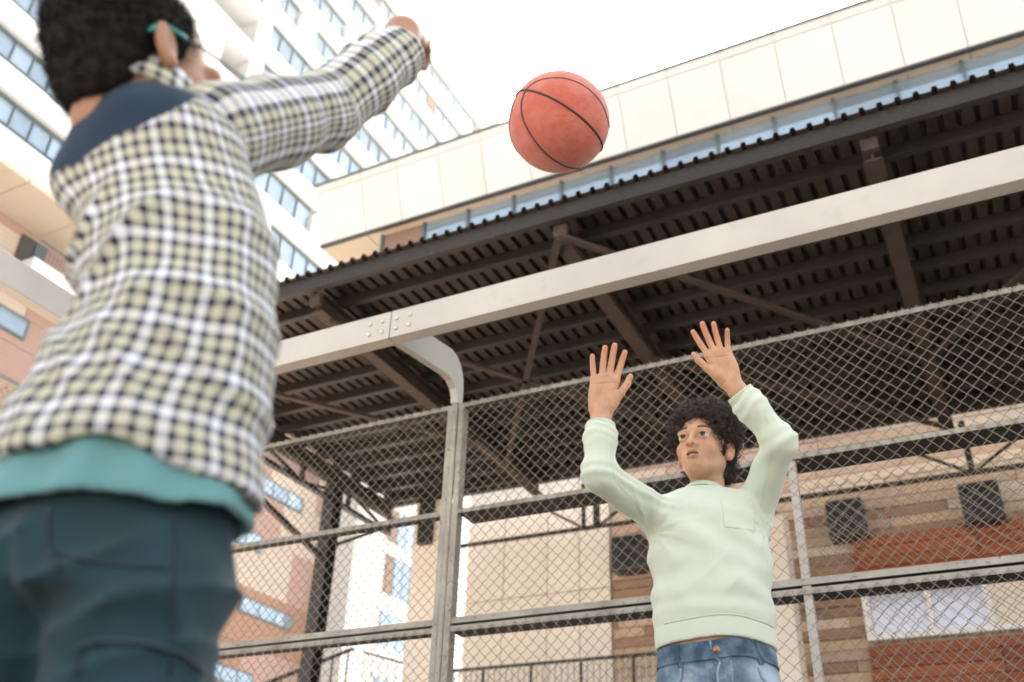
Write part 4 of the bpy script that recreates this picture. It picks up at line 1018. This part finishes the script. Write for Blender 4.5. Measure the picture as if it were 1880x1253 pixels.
b = MB(); b.tube(jl([(.470, .975), (.471, .957), (.477, .940), (.488, .928)], .002), .0022, 6); b.tube(jl([(.488, .928), (.480, .905), (.479, .86), (.482, .80)], .001), .0028, 6); b.tube(jl([(.513, .932), (.512, .89), (.508, .84), (.492, .80)], .0006), .0012, 5)
b.build('fly_seam', DENIM_D, jn, True)
for e_, s_ in (([(.578, .925), (.583, .905), (.596, .888), (.615, .880), (.632, .878)], [(.574, .920), (.579, .901), (.593, .882), (.614, .873), (.630, .871)]), ([(.405, .917), (.402, .897), (.394, .880), (.382, .870)], [(.409, .915), (.406, .894), (.398, .875), (.384, .866)])):
    MB().tube(jl(e_, .0014), .0018, 6).build('pocket_edge', DENIM_D, jn, True)
    MB().tube(jl(s_, .0006), .0011, 5).build('pocket_stitching', STITCH, jn, True)
NB = 96; NH = 6; vs = []
for j in range(NH):
    for i in range(NB):
        t = 2*math.pi*i/NB; a_ = .503+.1375*math.cos(t); b_ = 2.316+.099*math.sin(t)
        wl = float(waist_line(np.array([[a_, b_, 0]])).item()) if b_ < 2.33 else WZ-.004
        k_ = (0, .0, .0008, .0008, 0, -.004)[j]; z_ = wl+.002-.042*(1-min(j, 4)/4.0)
        g_ = float(np.interp(z_, [s[0] for s in secJ], [s[3] for s in secJ]))-.135
        vs.append((.503+(.1368+k_+max(0, g_))*math.cos(t), 2.316+(.0983+k_+max(0, g_))*math.sin(t), z_))
MB().add(to_world(vs), [(j*NB+i, j*NB+(i+1) % NB, (j+1)*NB+(i+1) % NB, (j+1)*NB+i) for j in range(NH-1) for i in range(NB)]).build('waistband', DENIM, jn, True)
# ---- shoes (below the picture)
def shoe(P, sx):
    c = np.array([.503+sx*.13, 2.25, .0]); d = ell(P, c+[0, 0, .045], (.045, .125, .05)); d = smin(d, ell(P, c+[0, .07, .07], (.042, .055, .06)), .03); return np.maximum(d, .006-P[:, 2])
for sx in (-1, 1):
    v, f = nets(lambda P: shoe(P, sx), (.503+sx*.13-.07, 2.10, -.01), (.503+sx*.13+.07, 2.42, .16), .007); sculpt('shoe', [(v, f)], SHOE, boy)

# ------------------------------------------------------------------ basketball
bc = to_world([BALL_C])[0]; BR = 94/F_PX*float((bc-CAM)@FW)*0.985
ball = thing('basketball', tuple(bc), 'worn orange red rubber basketball in the air between the two players', 'ball')
def ball_mat():
    m = mat('ball_rubber', (0.50, 0.125, 0.085), 0.75, var=0.10, vscale=9, spec=0.35)
    n = m.node_tree.nodes; l = m.node_tree.links; b = n['Principled BSDF']
    tc = n.new('ShaderNodeTexCoord')
    t = n.new('ShaderNodeTexNoise'); t.inputs['Scale'].default_value = 14; t.inputs['Detail'].default_value = 8; t.inputs['Roughness'].default_value = 0.7; l.new(tc.outputs['Object'], t.inputs['Vector'])
    r = n.new('ShaderNodeValToRGB'); r.color_ramp.elements[0].position = 0.42; r.color_ramp.elements[0].color = (0.50, 0.115, 0.075, 1); r.color_ramp.elements[1].position = 0.70; r.color_ramp.elements[1].color = (0.58, 0.215, 0.175, 1)
    l.new(t.outputs['Fac'], r.inputs['Fac']); l.new(r.outputs[0], b.inputs['Base Color'])
    b.inputs['Sheen Weight'].default_value = 0.5; b.inputs['Sheen Tint'].default_value = (1.0, 0.75, 0.7, 1)
    v = n.new('ShaderNodeTexVoronoi'); v.inputs['Scale'].default_value = 230; l.new(tc.outputs['Object'], v.inputs['Vector'])
    bp = n.new('ShaderNodeBump'); bp.inputs['Strength'].default_value = 0.6; bp.inputs['Distance'].default_value = 0.0015; l.new(v.outputs['Distance'], bp.inputs['Height']); l.new(bp.outputs[0], b.inputs['Normal'])
    return m
BALL_M = ball_mat(); SEAM_M = mat('ball_seam', (0.035, 0.025, 0.024), 0.6)
# picture-plane axes at the ball: right, up, towards the camera
tw_ = Vector(CAM)-Vector(bc); tw_.normalize(); rt_ = Vector(RT)-tw_*Vector(RT).dot(tw_); rt_.normalize(); up_b = tw_.cross(rt_)
def bdir(x, y):
    """direction on the ball for a place on its disc (-1..1)"""
    z = math.sqrt(max(0.0, 1-x*x-y*y)); return (rt_*x+up_b*y+tw_*z).normalized()
vs, fs = uvsphere(BR, 96, 64)
sb = MB().add(vs, fs).mesh('cover', BALL_M, True)
# pole of the seams lies near the upper left of the disc; main seam is a great circle through it
pA, pB = bdir(-0.655, 0.605), bdir(0.855, -0.50)
nrm = pA.cross(pB).normalized(); mid = (pA+pB).normalized()
ax1 = mid; ax3 = nrm; ax2 = ax3.cross(ax1).normalized()      # main seam in the plane ax1, ax2
def seam(name, pts, r=0.0029):
    MB().tube([Vector(bc)+p.normalized()*BR*1.0 for p in pts], r*BR/.12, 6, cap=False).build(name, SEAM_M, ball, True)
piece('cover', sb, tuple(bc), ball)
seam('seam', [ax1*math.cos(t)+ax2*math.sin(t) for t in np.linspace(0, 2*math.pi, 97)], 0.0028)
# two side curves that meet the main seam near the pole, like the lobes of the photograph
pole = pA*0.985+bdir(-0.55, 0.62)*0.2; pole.normalize()
def lobe(pts2): 
    d = [bdir(*p) for p in pts2]; out = []
    for i in range(len(d)-1):
        p0, p1, p2, p3 = d[max(i-1, 0)], d[i], d[i+1], d[min(i+2, len(d)-1)]
        for t in np.linspace(0, 1, 8, endpoint=False): out.append(0.5*((2*p1)+(-p0+p2)*t+(2*p0-5*p1+4*p2-p3)*t*t+(-p0+3*p1-3*p2+p3)*t**3))
    return out+[d[-1]]
seam('seam', lobe([(-.62, .63), (-.42, .77), (-.12, .83), (.18, .80), (.50, .66), (.78, .40), (.93, .10), (.985, -.10)]), 0.0017)
seam('seam', lobe([(-.62, .63), (-.70, .45), (-.72, .25), (-.66, 0), (-.50, -.28), (-.28, -.55), (-.02, -.75), (.22, -.86), (.42, -.885)]), 0.0021)
seam('seam', lobe([(-.74, .655), (-.86, .40), (-.94, .15), (-.97, -.1), (-.93, -.34), (-.80, -.595)]), 0.0013)
# ------------------------------------------------------------------ boy in the checked shirt, throwing, seen from behind
def plaid():
    m = cloth('checked_cotton', (0.7, 0.7, 0.66), 0.0, 900, sheen=0.1, bump=0.1)
    n = m.node_tree.nodes; l = m.node_tree.links; b = n['Principled BSDF']
    at = n.new('ShaderNodeAttribute'); at.attribute_name = 'cloth'; sp = n.new('ShaderNodeSeparateXYZ'); l.new(at.outputs['Vector'], sp.inputs[0])
    def mth(op, a, bv=None):
        q = n.new('ShaderNodeMath'); q.operation = op
        if isinstance(a, (int, float)): q.inputs[0].default_value = a
        else: l.new(a, q.inputs[0])
        if bv is not None:
            if isinstance(bv, (int, float)): q.inputs[1].default_value = bv
            else: l.new(bv, q.inputs[1])
        return q.outputs[0]
    def mix(f, c1, c2):
        q = n.new('ShaderNodeMixRGB')
        if isinstance(f, (int, float)): q.inputs[0].default_value = f
        else: l.new(f, q.inputs[0])
        for i, c in ((1, c1), (2, c2)):
            if isinstance(c, tuple): q.inputs[i].default_value = c
            else: l.new(c, q.inputs[i])
        return q.outputs[0]
    PER = 0.0168; YEL = (0.58, 0.58, 0.46, 1); WHI = (0.82, 0.84, 0.90, 1); NAV = (0.016, 0.023, 0.058, 1)
    cols = []
    for ax_ in ('X', 'Y'):
        t = mth('DIVIDE', sp.outputs[ax_], PER); f = mth('FRACT', t); nav = mth('LESS_THAN', f, 0.41)
        idx = mth('FRACT', mth('DIVIDE', mth('FLOOR', t), 3.0)); white = mth('LESS_THAN', idx, 0.2)
        cols.append(mix(nav, mix(white, YEL, WHI), NAV))
    c = mix(0.5, cols[0], cols[1])
    yk = n.new('ShaderNodeAttribute'); yk.attribute_name = 'yoke'; st = mth('GREATER_THAN', yk.outputs['Fac'], 0.5)
    c = mix(st, c, (0.022, 0.042, 0.075, 1)); l.new(c, b.inputs['Base Color'])
    return m
PLAID = plaid(); TEAL = cloth('teal_jersey', (0.15, 0.34, 0.36), 0.05, 800); SHORTS = cloth('navy_twill', (0.017, 0.046, 0.060), 0.22, 900, sheen=0.15)
SHORT_SEAM = cloth('navy_seam', (0.012, 0.025, 0.045), 0.1); TEAL_P = mat('teal_acetate', (0.03, 0.30, 0.30), 0.3); GUN = mat('gunmetal', (0.12, 0.13, 0.15), 0.35, 0.7)
LENS = mat('lens', (0.9, 0.93, 0.95), 0.03); LENS.node_tree.nodes['Principled BSDF'].inputs['Transmission Weight'].default_value = 0.95; LENS.node_tree.nodes['Principled BSDF'].inputs['IOR'].default_value = 1.1
def lvl(y, xl, xr, d, rb, shift=0.0):
    L, Rr = joint(xl, y, d), joint(xr, y, d); return [(L[2]+Rr[2])/2, (L[0]+Rr[0])/2, d+shift, (Rr[0]-L[0])/2*1.0, rb]
base_a = joint(230, 1000, .965)
boyA = thing('person', tuple(to_world([(base_a[0], .97, 0)])[0]), 'person in checked shirt and navy shorts seen from behind, throwing arm stretched out', 'person')
raw = [lvl(905, -55, 470, .955, .108), lvl(860, -40, 476, .955, .112), lvl(800, -5, 480, .953, .110), lvl(740, 45, 490, .950, .106), lvl(670, 95, 498, .945, .101), lvl(590, 140, 503, .940, .097), lvl(500, 147, 505, .935, .095), lvl(420, 142, 498, .93, .092), lvl(350, 132, 480, .925, .090), lvl(300, 128, 462, .915, .088), lvl(255, 140, 440, .905, .085), lvl(218, 165, 405, .898, .072), lvl(200, 200, 375, .895, .055), lvl(188, 235, 340, .895, .038)]
raw = [[r_[0], r_[1], r_[2]+.004, r_[3], r_[4]*.90] for r_ in raw]
secA = smooth_secs(sorted(raw), 44)
HEMA = joint(300, 815, .86)[2]
def shirt_folds(P):
    c, a = P[:, 2], P[:, 0]
    return (-.015*ridge((c*1.0-a*0.75)*26+1.3*np.sin(a*20))*np.exp(-((c-1.03)/.07)**2)-.006*ridge(a*30+c*6)*np.clip((1.10-c)/.1, 0, 1)-.010*ridge(c*34+a*22+2*np.sin(a*15))*np.exp(-((c-.90)/.06)**2)+.003*wob(P, 38, 4)+.0016*wob(P, 90, 9))
SHA, ELA, WRA = joint(395, 250, .935), joint(592, 205, 1.075), joint(738, 92, 1.12)
def shirt_a(P):
    d = loft(P, secA)+shirt_folds(P)
    d = smin(d, sph(P, SHA+np.array([-.01, 0, -.005]), .060), .035)
    d = smin(d, sph(P, joint(172, 335, .93), .05), .03)
    d = np.maximum(d, -(d+.012))
    hem = HEMA-.030+.035*np.clip(1-np.abs((P[:, 0]+.40)/.12)**2, -0.1, 1)+.004*np.sin(P[:, 0]*60)
    return np.maximum(d, hem-P[:, 2])
v, f = nets(shirt_a, (-.66, .72, .74), (-.20, 1.12, 1.36), .0050)
S_ = np.array(secA); ca, cb, ra, rb_ = (np.interp(v[:, 2], S_[:, 0], S_[:, i]) for i in (1, 2, 3, 4))
th = np.arctan2((v[:, 0]-ca)/ra, -(v[:, 1]-cb)/rb_)
u = th*0.125+.0015*np.sin(v[:, 2]*40); w_ = v[:, 2]*0.985-.20*(v[:, 0]-ca)*np.clip((v[:, 2]-.95)/.25, 0, 1)+.0015*np.sin(v[:, 0]*50)+.0015*np.sin(v[:, 2]*30+v[:, 0]*20)
def shirt_at(px, py):
    q = ray(px, py); hb = q@HEAD; ts = np.linspace(.70, 1.05, 300); P = np.stack([CAM+q*(t/hb) for t in ts]); A = np.stack([P@SIDE, P@HEAD, P[:, 2]], 1).astype(f32)
    d = shirt_a(A); return A[int(np.argmax(d < 0))]
yk_line = sorted([tuple(shirt_at(*p)) for p in ((142, 300), (180, 272), (220, 248), (260, 230), (300, 212), (340, 193), (375, 180))])
yl = np.interp(v[:, 0], [p[0] for p in yk_line], [p[2] for p in yk_line])
yoke = np.clip((v[:, 2]-yl)/.004+0.5, 0, 1)*(v[:, 1] < .96)
sh_o = sculpt('shirt', [(v, f)], PLAID, boyA, uv=np.stack([u, w_], 1), attrs={'yoke': yoke})
# sleeve of the throwing arm
CUF = ELA+(WRA-ELA)*0.93
def sleeve_r(P):
    d = chain_caps(P, [SHA, SHA+(ELA-SHA)*.5, ELA, ELA+(CUF-ELA)*.6, CUF], [.068, .061, .055, .052, .046], .02)
    t = ((P-ELA.astype(f32))@(CUF-ELA).astype(f32))/float((CUF-ELA)@(CUF-ELA))
    d = d+.004*np.sin(t*20+1.5*np.sin(P[:, 0]*60+P[:, 2]*30))*np.exp(-((t-.75)/.3)**2)+.0025*np.sin(t*14+1.2*np.sin(P[:, 2]*50))*np.exp(-((t+.05)/.35)**2)+.0022*wob(P, 55, 3)
    n_ = (WRA-ELA)/np.linalg.norm(WRA-ELA); pc = CUF+n_*.018
    d = np.maximum(d, -(d+.010)); return np.maximum(d, (P-pc.astype(f32))@n_.astype(f32))
v, f = nets(sleeve_r, (-.50, .82, 1.15), (-.12, 1.22, 1.74), .0048)
def arm_uv(v, A, B, C_):
    d1, d2 = (B-A), (C_-B); L1, L2 = np.linalg.norm(d1), np.linalg.norm(d2); t1 = ((v-A)@d1)/L1**2; t2 = ((v-B)@d2)/L2**2
    first = t1 < 1; al = np.where(first, t1*L1, L1+t2*L2)
    ax_ = np.where(first[:, None], A+np.clip(t1, -.5, 1)[:, None]*d1, B+np.clip(t2, 0, 1.5)[:, None]*d2); q = v-ax_
    return np.stack([al, np.arctan2(q[:, 2], -q[:, 1])*0.048+.3], 1)
sculpt('sleeve', [(v, f)], PLAID, boyA, uv=arm_uv(v, SHA, ELA, CUF), attrs={'yoke': np.zeros(len(v))})
# sleeve of the far arm, elbow bent in front of the body
SLA, ELB, WLB = joint(215, 350, .95), joint(270, 600, 1.05), joint(290, 480, 1.17)
def sleeve_l(P):
    d = chain_caps(P, [SLA, ELB, WLB], [.055, .047, .04], .02)+.003*wob(P, 60, 2); return d
v, f = nets(sleeve_l, tuple(np.minimum(np.minimum(SLA, ELB), WLB)-.08), tuple(np.maximum(np.maximum(SLA, ELB), WLB)+.08), .006)
sculpt('sleeve', [(v, f)], PLAID, boyA, uv=arm_uv(v, SLA, ELB, WLB), attrs={'yoke': np.zeros(len(v))})
# head, neck, hands: one body
HA = joint(270, 142, .905)
HRA = rot_m('z', R(180-42))@rot_m('x', R(-8))@rot_m('y', R(4))
hv2, hf2 = nets(lambda P: head_sdf(P, False, True, ((0, .028, -.06), (-.01, .012, -.11), .045, .042)), (-.105, -.13, -.19), (.105, .125, .125), .0026)
pa = [((hv2*1.0)@HRA.T+HA, hf2)]
tdir = joint(768, 84, 1.27)-joint(738, 60, 1.125); hs_ = 1.0
v, f = nets(lambda P: hand_sdf(P, (R(6), R(1), R(-3), R(-8)), (R(48), R(50), R(50), R(50))), lo_h, (.085, .04, .195), .0022)
WTOP = joint(738, 66, 1.125)
pa.append((place_hand(v, WTOP, tdir, (-.1, -.35, -1), False, hs_), f))
v, f = nets(lambda P: hand_sdf(P, (R(6), R(1), R(-3), R(-8)), (R(25), R(30), R(30), R(34))), lo_h, (.085, .04, .195), .0026)
pa.append((place_hand(v, WLB, (.6, .6, .3), (.3, -.3, -1), True, hs_), f[:, ::-1]))
HIPA = joint(215, 960, .965)
def inner_a(P):
    d = chain_caps(P, [SHA, ELA, CUF, WTOP], [.042, .038, .034, .033], .012)
    d = np.minimum(d, chain_caps(P, [SLA, ELB, WLB], [.042, .036, .026], .012))
    d = smin(d, loft(P, [[r_[0], r_[1], r_[2], r_[3]*.74, r_[4]*.68] for r_ in secA]), .02)
    nk = joint(268, 215, .925)
    return smin(d, cap(P, nk-np.array([-.005, -.02, .02]), HA+np.array([-.02, -.015, -.09]), .044, .046), .02)
v, f = nets(inner_a, (-.66, .72, .74), (-.08, 1.26, 1.76), .0065)
pa.append((v, f)); nn = sum(len(p[0]) for p in pa)
bodyA = sculpt('body', pa, SKIN_A, boyA, attrs={'lip': np.zeros(nn), 'flush': np.zeros(nn)})
# short afro
def hair_sdf_a(P):
    d = ell(P, (0, .038, .038), (.085, .095, .086)); A = P.copy(); A[:, 0] = np.abs(A[:, 0])
    d = smin(d, ell(P, (0, .062, -.025), (.066, .046, .068)), .03)
    d = smax(d, -ell(P, (0, -.115, -.030), (.080, .115, .090)), .008); d = smax(d, -cap(A, (.09, -.05, -.07), (.094, .024, -.010), .036, .028), .006)
    d = smax(d, -ell(P, (0, -.02, -.125), (.1, .10, .085)), .006)
    return np.maximum(d, -P[:, 2]-.085)+.003*wob(P, 150, 2)
v, f = nets(hair_sdf_a, (-.125, -.11, -.12), (.125, .17, .15), .0038)
cv, cf = hair_curls(v, f, 8000, 8, .014, .0034, .0006, jitter=0.8, turns=1.6)
sculpt('hair', [(v@HRA.T+HA, f), (cv@HRA.T+HA, cf)], HAIR_A, boyA)
# collar
nk0, nkd = joint(262, 186, .905), np.array([.08, .04, 1.0]); b = MB()
def collar(P):
    q = P-nk0.astype(f32); ax_ = (nkd/np.linalg.norm(nkd)).astype(f32); t = q@ax_; r_ = np.linalg.norm(q-t[:, None]*ax_, axis=1)
    return np.maximum(np.abs(r_-(.063-.15*t))-.0055, np.abs(t-.002)-.020)-.002
v, f = nets(collar, tuple(nk0-.1), tuple(nk0+.1), .0042); q = v-nk0
sculpt('collar', [(v, f)], PLAID, boyA, uv=np.stack([np.arctan2(q[:, 0], -q[:, 1])*.063, q[:, 2]], 1), attrs={'yoke': np.zeros(len(v))})
# glasses: worn, so a thing of their own
gl = thing('eyeglasses', tuple(to_world([HA])[0]), 'eyeglasses with teal temple tips worn by the thrower', 'glasses')
def htube(name, pts, r, m_): 
    return MB().tube(to_world(np.array(pts)@HRA.T+HA), r, 6).build(name, m_, gl, True)
for s in (-1, 1):
    htube('temple', [(s*.079, -.004, .012), (s*.078, -.05, .010), (s*.071, -.100, .008)], .0016, GUN)
    htube('temple_tip', [(s*.079, -.006, .012), (s*.081, .018, .013), (s*.081, .036, .004), (s*.080, .044, -.010)], .0030, TEAL_P)
    htube('hinge', [(s*.072, -.094, .008), (s*.066, -.106, .006)], .0034, TEAL_P)
    htube('rim', [(s*(.036+.027*math.cos(t)), -.108+.004*abs(math.cos(t)), -.006+.019*math.sin(t)) for t in np.linspace(0, 2*math.pi, 25)], .0013, GUN)
    vs = [(s*.036, -.108, -.006)]+[(s*(.036+.0265*math.cos(t)), -.108+.004*abs(math.cos(t)), -.006+.0185*math.sin(t)) for t in np.linspace(0, 2*math.pi, 25)[:-1]]
    MB().add(to_world(np.array(vs)@HRA.T+HA), [(0, i+1, (i+1) % 24+1) for i in range(24)]).build('lens', LENS, gl, True)
htube('bridge', [(-.010, -.112, -.002), (0, -.115, .001), (.010, -.112, -.002)], .0015, GUN)
# teal jersey below the shirt
teeS = smooth_secs(sorted([lvl(1010, -70, 455, .958, .112), lvl(950, -62, 468, .957, .112), lvl(890, -45, 470, .956, .108), lvl(780, 10, 466, .952, .098), lvl(600, 150, 490, .94, .085)]), 24)
teeS = [[r_[0], r_[1], r_[2]+.006, r_[3]*.985, r_[4]*.84] for r_ in teeS]
TZ = joint(300, 895, .86)[2]
def tee(P):
    d = loft(P, teeS)+.004*np.sin(np.arctan2(P[:, 0]+.40, P[:, 1]-.955)*9+P[:, 2]*8)*np.clip((.86-P[:, 2])/.08, 0, 1)+.002*wob(P, 50, 3)
    d = np.maximum(d, -(d+.010))
    hem = TZ-.012+.012*np.clip(1-np.abs((P[:, 0]+.39)/.11)**2, -0.1, 1)+.020*np.clip((P[:, 0]+.33)/.06, 0, 1)
    return np.maximum(np.maximum(d, hem-P[:, 2]), P[:, 2]-(HEMA+.035))
v, f = nets(tee, (-.68, .76, .66), (-.20, 1.14, 1.0), .0048)
sculpt('jersey', [(v, f)], TEAL, boyA)
# shorts, legs, shoes
shS = smooth_secs(sorted([lvl(1110, -70, 400, .97, .112), lvl(1040, -60, 415, .970, .108), lvl(960, -40, 428, .968, .098), lvl(900, -20, 425, .966, .088), lvl(800, 20, 420, .962, .078)]), 20)
shS = [[r_[0], r_[1], r_[2]+.008, r_[3]*.97, r_[4]*.84] for r_ in shS]
RL0, RL1 = joint(262, 1090, .968), joint(195, 1500, .96); LL0, LL1 = joint(0, 1090, .975), joint(-150, 1480, 1.0)
RL1[2] = .40; LL1[2] = .42
def shorts(P):
    d = loft(P, shS)
    d = smin(d, np.minimum(cap(P, RL0, RL1, .079, .072), 1e3), .03); d = smin(d, cap(P, LL0, LL1, .083, .078), .022)
    d = d-.007*ridge(P[:, 2]*22+P[:, 0]*30+2.0*np.sin(P[:, 0]*26))*np.clip((.77-P[:, 2])/.06, 0, 1)-.007*ridge(P[:, 2]*34-P[:, 0]*26+1.5*np.sin(P[:, 2]*20))*np.clip((.76-P[:, 2])/.06, 0, 1)+.004*wob(P, 45, 5)
    return np.maximum(d, .40-P[:, 2])
v, f = nets(shorts, (-.70, .76, .37), (-.18, 1.16, .86), .0055)
sho = sculpt('shorts', [(v, f)], SHORTS, boyA)
def sh_back(px, py, off=.003):
    """point on the back of the shorts along a line of sight"""
    q = ray(px, py); hb = q@HEAD; ts = np.linspace(.70, 1.02, 260); P = np.stack([(CAM+q*(t/hb)) for t in ts]); A = np.stack([P@SIDE, P@HEAD, P[:, 2]], 1).astype(f32)
    d = shorts(A); i = int(np.argmax(d < 0)); 
    return P[i]-q/np.linalg.norm(q)*off if (d < 0).any() else None
def sline(pts, off=.002):
    out = []
    for i in range(len(pts)-1):
        for t in np.linspace(0, 1, 7, endpoint=(i == len(pts)-2)):
            p = sh_back(pts[i][0]+(pts[i+1][0]-pts[i][0])*t, pts[i][1]+(pts[i+1][1]-pts[i][1])*t, off)
            if p is not None: out.append(p)
    return out
for nm, ln_, r_ in (('side_seam', [(318, 905), (322, 1000), (318, 1110), (312, 1240)], .0022), ('yoke_seam', [(85, 1010), (160, 1030), (240, 1040), (310, 1040)], .0018), ('pocket_flap_edge', [(140, 1240), (145, 1190), (180, 1180), (260, 1182), (330, 1200), (375, 1235)], .0028), ('back_pocket_edge', [(90, 935), (88, 1000), (110, 1050)], .002)):
    pts = sline(ln_)
    if len(pts) > 3: MB().tube(pts, r_, 5).build(nm, SHORT_SEAM, sho, True)
def leg_a(P, K, sx): return chain_caps(P, [K, np.array([K[0]+.005*sx, K[1]+.01, .10]), np.array([K[0]+.005*sx, K[1], .05])], [.055, .036, .04], .02)
for K, sx in ((RL1, 1), (LL1, -1)):
    v, f = nets(lambda P: leg_a(P, np.array([K[0], K[1], .46]), sx), (K[0]-.08, K[1]-.08, .0), (K[0]+.08, K[1]+.09, .52), .008); sculpt('leg', [(v, f)], SKIN_A, boyA, attrs={'lip': np.zeros(len(v)), 'flush': np.zeros(len(v))})
    def sh2(P): 
        c = np.array([K[0], K[1]+.06, 0]); d = ell(P, c+[0, 0, .042], (.044, .12, .048)); d = smin(d, ell(P, c+[0, -.07, .06], (.04, .05, .055)), .03); return np.maximum(d, .006-P[:, 2])
    v, f = nets(sh2, (K[0]-.07, K[1]-.10, -.01), (K[0]+.07, K[1]+.22, .14), .008); sculpt('shoe', [(v, f)], SHOE, boyA)

# ------------------------------------------------------------------ thin haze in the air, lit by the low sun
HZ = bpy.data.materials.new('haze'); HZ.use_nodes = True; n = HZ.node_tree.nodes; n.clear()
pv = n.new('ShaderNodeVolumePrincipled'); pv.inputs['Color'].default_value = (1.0, 0.97, 0.93, 1); pv.inputs['Density'].default_value = 0.00011; pv.inputs['Anisotropy'].default_value = 0.75
om = n.new('ShaderNodeOutputMaterial'); HZ.node_tree.links.new(pv.outputs[0], om.inputs['Volume'])
tag(MB().box((-120, -60, -1), (60, 90, 64)).build('haze', HZ), kind='stuff')
